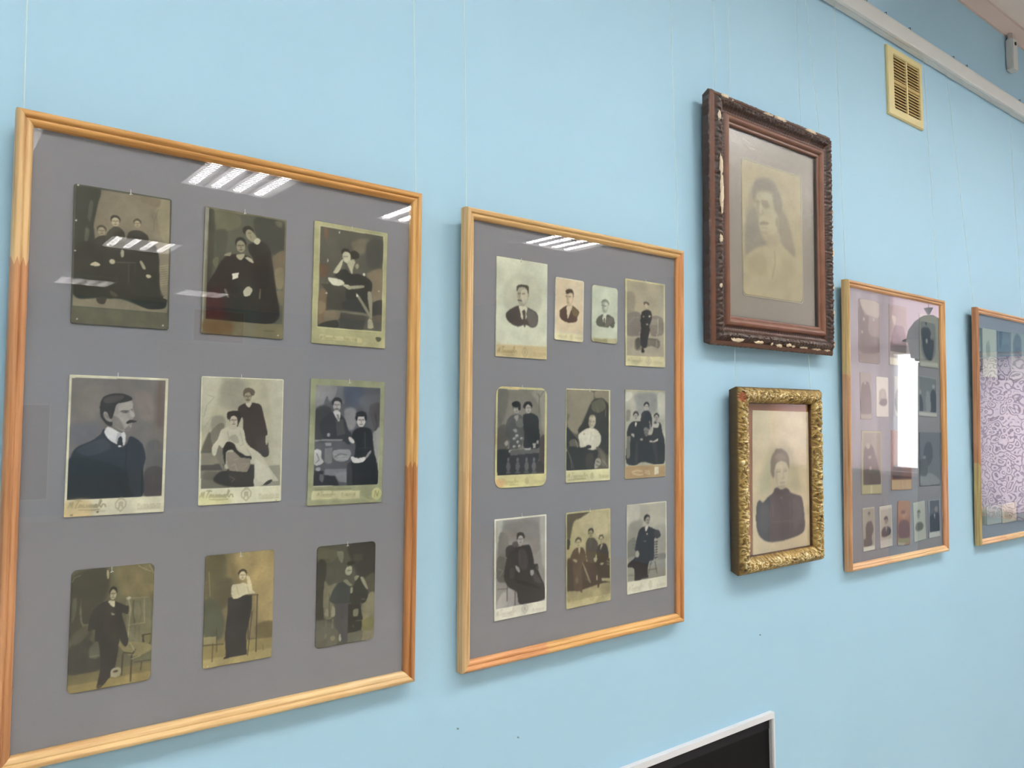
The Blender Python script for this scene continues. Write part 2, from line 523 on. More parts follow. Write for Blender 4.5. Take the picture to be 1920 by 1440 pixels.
def relief_frame(e, w, h, rw, prof, disp, colf, mat, name, zback, step=.002, na=22):
    for side in range(4):
        L = h if side in (0, 2) else w
        nl = int(L / step)
        aa = [rw * i / na for i in range(na + 1)]
        V = []; C = []
        for i, a in enumerate(aa):
            for j in range(nl + 1):
                s = a + (L - 2 * a) * j / nl
                x, y = side_pt(side, s, a, w, h)
                d = disp(s, a, x, y, side, L)
                z = prof(a) + d
                ox = disp(s + 7.3, a, x + 7.3, y, side, L) * .35 if i == 0 else 0
                if side == 0: x -= ox
                elif side == 1: y += ox
                elif side == 2: x += ox
                else: y -= ox
                V.append((x, y, z)); C.append(colf(s, a, x, y, side, d))
        # outer skirt and inner lip
        for a, zz in ((0, zback), (rw, zback)):
            for j in range(nl + 1):
                s = a + (L - 2 * a) * j / nl
                x, y = side_pt(side, s, a, w, h)
                if a == 0:
                    x = min(max(x, .006), w - .006); y = min(max(y, .006), h - .006)
                V.append((x, y, zz)); C.append(colf(s, a, x, y, side, -.003))
        F = []
        m1 = nl + 1
        for i in range(na):
            for j in range(nl):
                F.append((i * m1 + j, i * m1 + j + 1, (i + 1) * m1 + j + 1, (i + 1) * m1 + j))
        b0 = (na + 1) * m1; b1 = b0 + m1
        for j in range(nl):
            F.append((b0 + j, b0 + j + 1, j + 1, j))
            F.append((na * m1 + j, na * m1 + j + 1, b1 + j + 1, b1 + j))
        # close the back so that the rail is solid
        for j in range(nl):
            F.append((b1 + j, b1 + j + 1, b0 + j + 1, b0 + j))
        if side in (1, 2):
            pass
        me = bpy.data.meshes.new(name)
        me.from_pydata(V, [], F)
        at = me.color_attributes.new('tone', 'FLOAT_COLOR', 'POINT')
        at.data.foreach_set('color', np.array([(*c, 1) for c in C], dtype=np.float32).ravel())
        bm = bmesh.new(); bm.from_mesh(me)
        bmesh.ops.recalc_face_normals(bm, faces=bm.faces)
        bm.to_mesh(me); bm.free()
        o = link(name, me, mat, e, True)
        md = o.modifiers.new('edge', 'EDGE_SPLIT'); md.split_angle = math.radians(60)


def mixc(a, b, t):
    t = max(0, min(1, t))
    return [a[i] + (b[i] - a[i]) * t for i in range(3)]

def sstep(a, b, x):
    t = max(0, min(1, (x - a) / (b - a)))
    return t * t * (3 - 2 * t)

# --- dark carved frame
w, h = FR['dark'][3:]
e = empty('picture_frame', fmat('dark')); DARK = e
tag(e, 'old carved dark brown frame with chipped plaster, hanging highest on the wall', 'picture frame')
DP = [(0, -.004), (.004, .0), (.009, .003), (.011, .0015), (.014, .008), (.020, .012), (.027, .009), (.030, .003), (.036, -.001), (.041, .0005), (.043, .006), (.049, .008), (.053, .006), (.055, .001), (.060, .0015), (.0625, -.002), (.064, -.006)]
def dprof(a):
    for (a0, z0), (a1, z1) in zip(DP, DP[1:]):
        if a <= a1: return z0 + (z1 - z0) * (a - a0) / (a1 - a0)
    return DP[-1][1]
def ddisp(s, a, x, y, side, L):
    d = 0
    if .012 < a < .030:
        q = math.sin((s * 520 + a * 260)) * math.sin(math.pi * (a - .012) / .018)
        d += .0008 * q + .0026 * noise.noise(Vector((x * 210, y * 210, 3.1))) + .0012 * noise.noise(Vector((x * 480, y * 480, 9.1)))
    elif .030 <= a < .042:
        d += .0009 * abs(math.sin(s * 400 + 3 * noise.noise(Vector((x * 30, y * 30, 2))))) - .0004
    elif a < .002:
        d += .002 * noise.noise(Vector((x * 130, y * 130, 1.7)))
    return d
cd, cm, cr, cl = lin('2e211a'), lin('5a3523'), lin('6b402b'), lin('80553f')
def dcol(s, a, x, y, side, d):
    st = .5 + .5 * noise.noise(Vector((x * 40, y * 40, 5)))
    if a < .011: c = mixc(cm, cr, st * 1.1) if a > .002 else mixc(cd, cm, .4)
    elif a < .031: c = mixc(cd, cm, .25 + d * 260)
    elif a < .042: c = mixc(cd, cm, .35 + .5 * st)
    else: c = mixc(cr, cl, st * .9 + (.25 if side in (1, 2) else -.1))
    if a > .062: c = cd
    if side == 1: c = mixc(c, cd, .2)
    return c
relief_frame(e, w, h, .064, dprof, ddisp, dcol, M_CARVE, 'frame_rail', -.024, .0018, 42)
bm = bmesh.new(); box(bm, .055, w - .055, .055, h - .055, -.011, -.0083); bmobj('mount_board', bm, M_MATD, e)
bm = bmesh.new(); box(bm, .058, w - .058, .058, h - .058, -.006, -.0045); bmobj('glass_pane', bm, M_OLDGLASS, e)
bm = bmesh.new(); box(bm, .045, w - .045, .045, h - .045, -.021, -.0115); bmobj('back_board', bm, M_BACK, e)
CHIPS = [[0.045, 0.5069, 0.0113, 0.0044], [0.0704, 0.5035, 0.0033, 0.0033], [0.1934, 0.5048, 0.0145, 0.0044], [0.2377, 0.5051, 0.022, 0.005], [0.359, 0.5054, 0.0196, 0.0044], [0.017, 0.4584, 0.0039, 0.0096], [0.0192, 0.3586, 0.0039, 0.0214], [0.0203, 0.305, 0.0039, 0.0343], [0.0183, 0.2105, 0.0033, 0.0075], [0.0172, 0.1172, 0.0022, 0.0048], [0.4319, 0.3316, 0.0016, 0.0042], [0.4306, 0.2362, 0.0028, 0.0109], [0.4255, 0.2591, 0.0016, 0.0016], [0.4309, 0.1544, 0.0022, 0.006], [0.4305, 0.0951, 0.0022, 0.011], [0.4299, 0.0248, 0.0016, 0.0074], [0.0724, 0.0138, 0.021, 0.0044], [0.1472, 0.0135, 0.0139, 0.0039], [0.1925, 0.0129, 0.0033, 0.0033], [0.2226, 0.0119, 0.0117, 0.0044], [0.2534, 0.0137, 0.009, 0.0039], [0.2725, 0.0125, 0.0061, 0.0033], [0.3149, 0.012, 0.0136, 0.0028], [0.3716, 0.0111, 0.0174, 0.0028], [0.4148, 0.0105, 0.0123, 0.0033]]
random.seed(4)
for cx, cy, lx, ly in CHIPS:
    bm = bmesh.new()
    bmesh.ops.create_icosphere(bm, subdivisions=3, radius=1)
    a = min(cx, w - cx, cy, h - cy)
    z = dprof(max(0, min(.06, a)))
    for v in bm.verts:
        nn = noise.noise(v.co * 1.9 + Vector((cx * 90, cy * 70, 0)))
        n2 = noise.noise(v.co * 4.5 + Vector((cy * 90, cx * 70, 4)))
        k = 1 + .7 * nn + .35 * n2
        v.co = Vector((cx + v.co.x * lx * k, cy + v.co.y * ly * k, z + v.co.z * .0028 * (1 + .8 * n2)))
    bmobj('plaster_chip', bm, M_PLAST, e, True)

# --- gilt frame
w, h = FR['gold'][3:]
e = empty('picture_frame', fmat('gold')); GOLD = e
tag(e, 'small gilt foliage frame below the dark carved one, woman portrait inside', 'picture frame')
def gprof(a):
    t = a / .034
    return -.006 + .017 * math.sin(math.pi * min(1, t * .93 + .04)) ** .8 - .004 * t
def gdisp(s, a, x, y, side, L):
    t = a / .034
    env = max(0, math.sin(math.pi * min(1, max(0, t)))) ** .6
    p = Vector((x * 95, y * 95, side * 3.7))
    warp = noise.noise_vector(p * .8) * 1.3
    r1 = 1 - abs(noise.noise(p + warp)) * 2.6
    r2 = 1 - abs(noise.noise(p * 2.3 + warp * 1.7 + Vector((5, 2, 1)))) * 2.4
    r1 = max(-.6, r1); r2 = max(-.6, r2)
    return (.0036 * r1 * abs(r1) + .0024 * r2 * abs(r2)) * (env * .9 + .12)
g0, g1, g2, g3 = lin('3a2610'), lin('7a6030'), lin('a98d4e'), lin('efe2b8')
def gcol(s, a, x, y, side, d):  # recess darkening and ridge highlights put into the gilding colour
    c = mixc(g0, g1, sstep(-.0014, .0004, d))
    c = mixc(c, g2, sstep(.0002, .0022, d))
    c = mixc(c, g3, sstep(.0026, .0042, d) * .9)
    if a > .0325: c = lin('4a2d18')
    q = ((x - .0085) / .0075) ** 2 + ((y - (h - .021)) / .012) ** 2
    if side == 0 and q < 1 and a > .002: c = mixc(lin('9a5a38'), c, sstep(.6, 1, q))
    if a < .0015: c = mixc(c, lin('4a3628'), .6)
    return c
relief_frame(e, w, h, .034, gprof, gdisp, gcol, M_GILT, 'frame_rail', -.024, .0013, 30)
bm = bmesh.new(); box(bm, .028, w - .028, .028, h - .028, -.013, -.0107); bmobj('backing_board', bm, M_BACKG, e)
bm = bmesh.new(); box(bm, .030, w - .030, .030, h - .030, -.0075, -.006); bmobj('glass_pane', bm, M_GLASS, e)
bm = bmesh.new(); box(bm, .022, w - .022, .022, h - .022, -.021, -.0135); bmobj('back_board', bm, M_BACK, e)

# ------------------------------------------------------------ photographs: flat prints painted point by point
def gmat(n, s):
    i = np.arange(n)
    k = np.exp(-.5 * ((i[:, None] - i[None, :]) / max(s, .3)) ** 2)
    return k / k.sum(1, keepdims=True)

def hexa(c):
    return np.array([int(c[i:i + 2], 16) / 255 for i in (0, 2, 4)])

def spline(p, n=6):
    m = len(p); out = []
    for i in range(m):
        a, b, c, d = p[i - 1], p[i], p[(i + 1) % m], p[(i + 2) % m]
        for j in range(n):
            t = j / n
            out.append(.5 * ((2 * b) + (c - a) * t + (2 * a - 5 * b + 4 * c - d) * t * t + (3 * b - a - 3 * c + d) * t ** 3))
    return np.array(out)

SCRIPT = [[(0, .1), (.03, .75), (.06, .2), (.09, .8), (.11, .1)], [(.16, .95), (.26, 1.0), (.30, .9)], [(.24, 1.0), (.21, .5), (.20, .05)],
          [(.27, .1), (.29, .5), (.32, .45), (.31, .1), (.35, .45), (.37, .1), (.40, .48), (.42, .1), (.45, .12), (.47, .5), (.50, .1), (.53, .45), (.56, .12), (.58, .5), (.61, .1), (.64, .45), (.67, .12), (.70, .5)],
          [(.70, .1), (.73, .5), (.76, .45), (.74, .1), (.79, .15), (.80, 1.1), (.84, .95), (.82, .4), (.88, .15), (.90, .55), (.96, .5), (1.0, .2)], [(.30, -.15), (.6, -.2), (.85, -.12)]]
EMBLEM = [[(.5, 1.05), (.2, .95), (0, .7), (.05, .35), (.5, -.05), (.95, .35), (1, .7), (.8, .95), (.5, 1.05)], [(.3, .25), (.5, .8), (.7, .25)], [(.38, .45), (.62, .45)], [(.35, .3), (.35, .75), (.65, .75), (.65, .3)], [(.3, 1.1), (.5, 1.2), (.7, 1.1)]]
CAPS = [[(0, 0), (0, 1), (.04, .5), (.08, 1), (.08, 0)]] + [[(.14 + .095 * i, 0), (.14 + .095 * i, .72), (.14 + .095 * i + .05, .72), (.14 + .095 * i + .05, 0)] if i % 3 else [(.14 + .095 * i, .72), (.14 + .095 * i, 0), (.14 + .095 * i + .06, .36), (.14 + .095 * i, .36)] for i in range(9)] + [[(0, -.3), (.96, -.3)]]

def paint(c):
    name, fk, label, (cx, cy, cw, ch, rot), (nx, ny), prn, pin, rad, base, ops = c
    ar = cw / ch
    X, Y = np.meshgrid(np.linspace(0, 1000 * ar, nx + 1), np.linspace(0, 1000, ny + 1))
    cell = ((1000 * ar / nx), (1000 / ny))
    img = np.empty((ny + 1, nx + 1, 3)); img[:] = hexa(base)
    clip = None
    def comp(mask, col, b):
        s = max(b * .5, .55 * max(cell))
        mask = gmat(ny + 1, s / cell[1]) @ mask @ gmat(nx + 1, s / cell[0]).T
        if clip is not None: mask = mask * clip
        img[:] = img * (1 - mask[..., None]) + hexa(col) * mask[..., None]
    def poly(pts):
        m = np.zeros(X.shape, bool)
        y0, y1 = pts[:, 1].min(), pts[:, 1].max()
        r0 = max(0, int(y0 / cell[1]) - 1); r1 = min(ny + 1, int(y1 / cell[1]) + 2)
        if r1 <= r0: return m.astype(float)
        xs, ys = X[r0:r1], Y[r0:r1]
        mm = m[r0:r1]
        for (xa, ya), (xb, yb) in zip(pts, np.roll(pts, -1, 0)):
            if ya == yb: continue
            cond = ((ya > ys) != (yb > ys)) & (xs < (xb - xa) * (ys - ya) / (yb - ya) + xa)
            mm ^= cond
        return m.astype(float)
    def line(pts, wd):
        m = np.zeros(X.shape)
        for a, b in zip(pts, pts[1:]):
            r0 = max(0, int((min(a[1], b[1]) - wd * 2) / cell[1]) - 2); r1 = min(ny + 1, int((max(a[1], b[1]) + wd * 2) / cell[1]) + 3)
            c0 = max(0, int((min(a[0], b[0]) - wd * 2) / cell[0]) - 2); c1 = min(nx + 1, int((max(a[0], b[0]) + wd * 2) / cell[0]) + 3)
            if r1 <= r0 or c1 <= c0: continue
            xs, ys = X[r0:r1, c0:c1], Y[r0:r1, c0:c1]
            d = b - a; L = max(1e-6, d @ d)
            t = np.clip(((xs - a[0]) * d[0] + (ys - a[1]) * d[1]) / L, 0, 1)
            dist = np.hypot(xs - a[0] - t * d[0], ys - a[1] - t * d[1])
            k = np.clip((wd / 2 - dist) / max(cell) + .5, 0, 1)
            m[r0:r1, c0:c1] = np.maximum(m[r0:r1, c0:c1], k)
        return m
    if prn:
        inside = ((X / ar > prn[0] - 1) & (X / ar < prn[2] + 1) & (Y > prn[1] - 1) & (Y < prn[3] + 1)).astype(float)
    for o in ops:
        clip = None
        if prn and o[0] in 'PSLE':
            q = np.array(o[3][:2] if o[0] == 'E' else o[3], float).reshape(-1, 2); c0 = q.mean(0)
            closed = o[0] == 'L' and len(q) > 3 and (q[0] == q[-1]).all()
            if not closed and prn[0] < c0[0] < prn[2] and prn[1] < c0[1] < prn[3]: clip = inside
        if o[0] in 'PSL':
            p = np.array(o[3], float).reshape(-1, 2); p[:, 0] *= ar
            if o[0] == 'P': comp(poly(p), o[1], o[2])
            elif o[0] == 'S': comp(poly(spline(p)), o[1], o[2])
            else: comp(line(p, o[2]), o[1], o[2] * .5)
        elif o[0] == 'E':
            x, y, rx, ry = o[3]
            k = ((X - x * ar) / (rx * ar)) ** 2 + ((Y - y) / ry) ** 2
            comp((k < 1).astype(float), o[1], o[2])
        elif o[0] == 'T':
            x0, y0, x1, y1 = o[3]; hh = o[4]
            P0 = np.array((x0 * ar, y0)); D = np.array((x1 * ar, y1)) - P0
            shp = {'script': SCRIPT, 'emblem': EMBLEM, 'caps': CAPS}[o[1]]
            wd = hh * (.13 if o[1] == 'script' else .10)
            m = np.zeros(X.shape)
            for st in shp:
                q = np.array([P0 + D * u + np.array((hh * .25 * v if o[1] == 'script' else 0, -v * hh)) for u, v in st])
                m = np.maximum(m, line(q, wd))
            comp(m * .62, o[2], wd * .4)
        elif o[0] == 'N':
            rs = np.random.RandomState(int(cx * 9000 + cy * 700) % 9999)
            f = rs.randn(ny + 1, nx + 1)
            g = gmat(ny + 1, 7) @ f @ gmat(nx + 1, 6).T; g /= g.std()
            g2 = gmat(ny + 1, 1.2) @ f @ gmat(nx + 1, 1.2).T; g2 /= g2.std()
            img[:] = np.clip(img * (1 + (g[..., None] * .7 + g2[..., None] * .3) * o[1] / 255 * 1.9), 0, 1)
    img = np.where(img <= .04045, img / 12.92, ((img + .055) / 1.055) ** 2.4)
    img = np.clip(img * GAIN[fk] + .002, 0, .9)
    # vertex grid with rounded corners
    gx = (X / (1000 * ar) - .5) * cw; gy = (.5 - Y / 1000) * ch
    r = rad * cw * 1.2
    if r > 0:
        dx = np.abs(gx) - (cw / 2 - r); dy = np.abs(gy) - (ch / 2 - r)
        dd = np.hypot(dx, dy)
        out = (dx > 0) & (dy > 0) & (dd > r)
        gx = np.where(out, np.sign(gx) * (cw / 2 - r + dx / np.maximum(dd, 1e-9) * r), gx)
        gy = np.where(out, np.sign(gy) * (ch / 2 - r + dy / np.maximum(dd, 1e-9) * r), gy)
    jit = .0003
    def gridmesh(nm, mask, z, skirt):
        idx = np.arange((nx + 1) * (ny + 1)).reshape(ny + 1, nx + 1)
        q = np.stack([idx[1:, :-1], idx[1:, 1:], idx[:-1, 1:], idx[:-1, :-1]], -1)[mask]
        used = np.unique(q); remap = np.full(idx.size, -1); remap[used] = np.arange(used.size)
        q = remap[q]
        co = np.stack([gx.ravel()[used], gy.ravel()[used], np.full(used.size, z)], -1)
        cc = img.reshape(-1, 3)[used]
        if skirt:
            loop = np.concatenate([idx[0, :], idx[1:, -1], idx[-1, -2::-1], idx[-2:0:-1, 0]])
            b = remap[loop]; nb = used.size
            co2 = co[b].copy(); co2[:, 2] = z - skirt
            co = np.vstack([co, co2]); cc = np.vstack([cc, cc[b] * .8])
            k = np.arange(len(b)); kn = np.roll(k, -1)
            q = np.vstack([q.reshape(-1, 4), np.stack([b[k], b[kn], nb + kn, nb + k], -1)])
        q = q.reshape(-1, 4)
        me = bpy.data.meshes.new(nm)
        me.vertices.add(len(co)); me.vertices.foreach_set('co', co.astype(np.float32).ravel())
        me.loops.add(q.size); me.loops.foreach_set('vertex_index', q.astype(np.int32).ravel())
        me.polygons.add(len(q)); me.polygons.foreach_set('loop_start', np.arange(0, q.size, 4, dtype=np.int32))
        me.update(calc_edges=True)
        at = me.color_attributes.new('tone', 'FLOAT_COLOR', 'POINT')
        at.data.foreach_set('color', np.hstack([cc, np.ones((len(cc), 1))]).astype(np.float32).ravel())
        return me
    full = np.ones((ny, nx), bool)
    M = fmat(fk) @ Matrix.Translation((cx, cy, DEPTH[fk])) @ Matrix.Rotation(rot, 4, 'Z')
    cat = 'portrait' if name == 'portrait_drawing' else 'photograph'
    if prn:
        u = np.linspace(500 / nx, 1000 - 500 / nx, nx); v = np.linspace(500 / ny, 1000 - 500 / ny, ny)
        pm = (u[None, :] > prn[0]) & (u[None, :] < prn[2]) & (v[:, None] > prn[1]) & (v[:, None] < prn[3])
        pm[0] = pm[-1] = False; pm[:, 0] = pm[:, -1] = False
        root = empty(name, M)
        link('mount_card', gridmesh('mount_card', ~pm, 0, .0012), M_MOUNT, root)
        link('print', gridmesh('print', pm, .00015, 0), M_CARD, root)
    else:
        root = link(name, gridmesh(name, full, 0, .0012 if fk != 'dark' else .0006), M_CARD)
        root.matrix_world = M
    tag(root, label, cat, {1: 'old photographs on the largest grey mount', 2: 'old photographs on the second grey mount', 3: 'old photographs in the mirroring narrow frame', 4: 'old photographs in the frame at the right edge'}.get(fk))
    if pin:
        px, py = (pin[0] / 1000 - .5) * cw, (.5 - pin[1] / 1000) * ch
        bm = bmesh.new()
        tube(bm, (px, py + .0035, .0008), (px, py - .001, .0010), .0004, 6)
        tube(bm, (px, py - .001, .0010), (px + .0018, py - .0022, .0010), .0004, 6)
        bmesh.ops.create_uvsphere(bm, u_segments=8, v_segments=6, radius=.0008, matrix=Matrix.Translation((px - .0006, py - .0022, .0010)))
        bmobj('pin', bm, M_PIN, root)
    return root

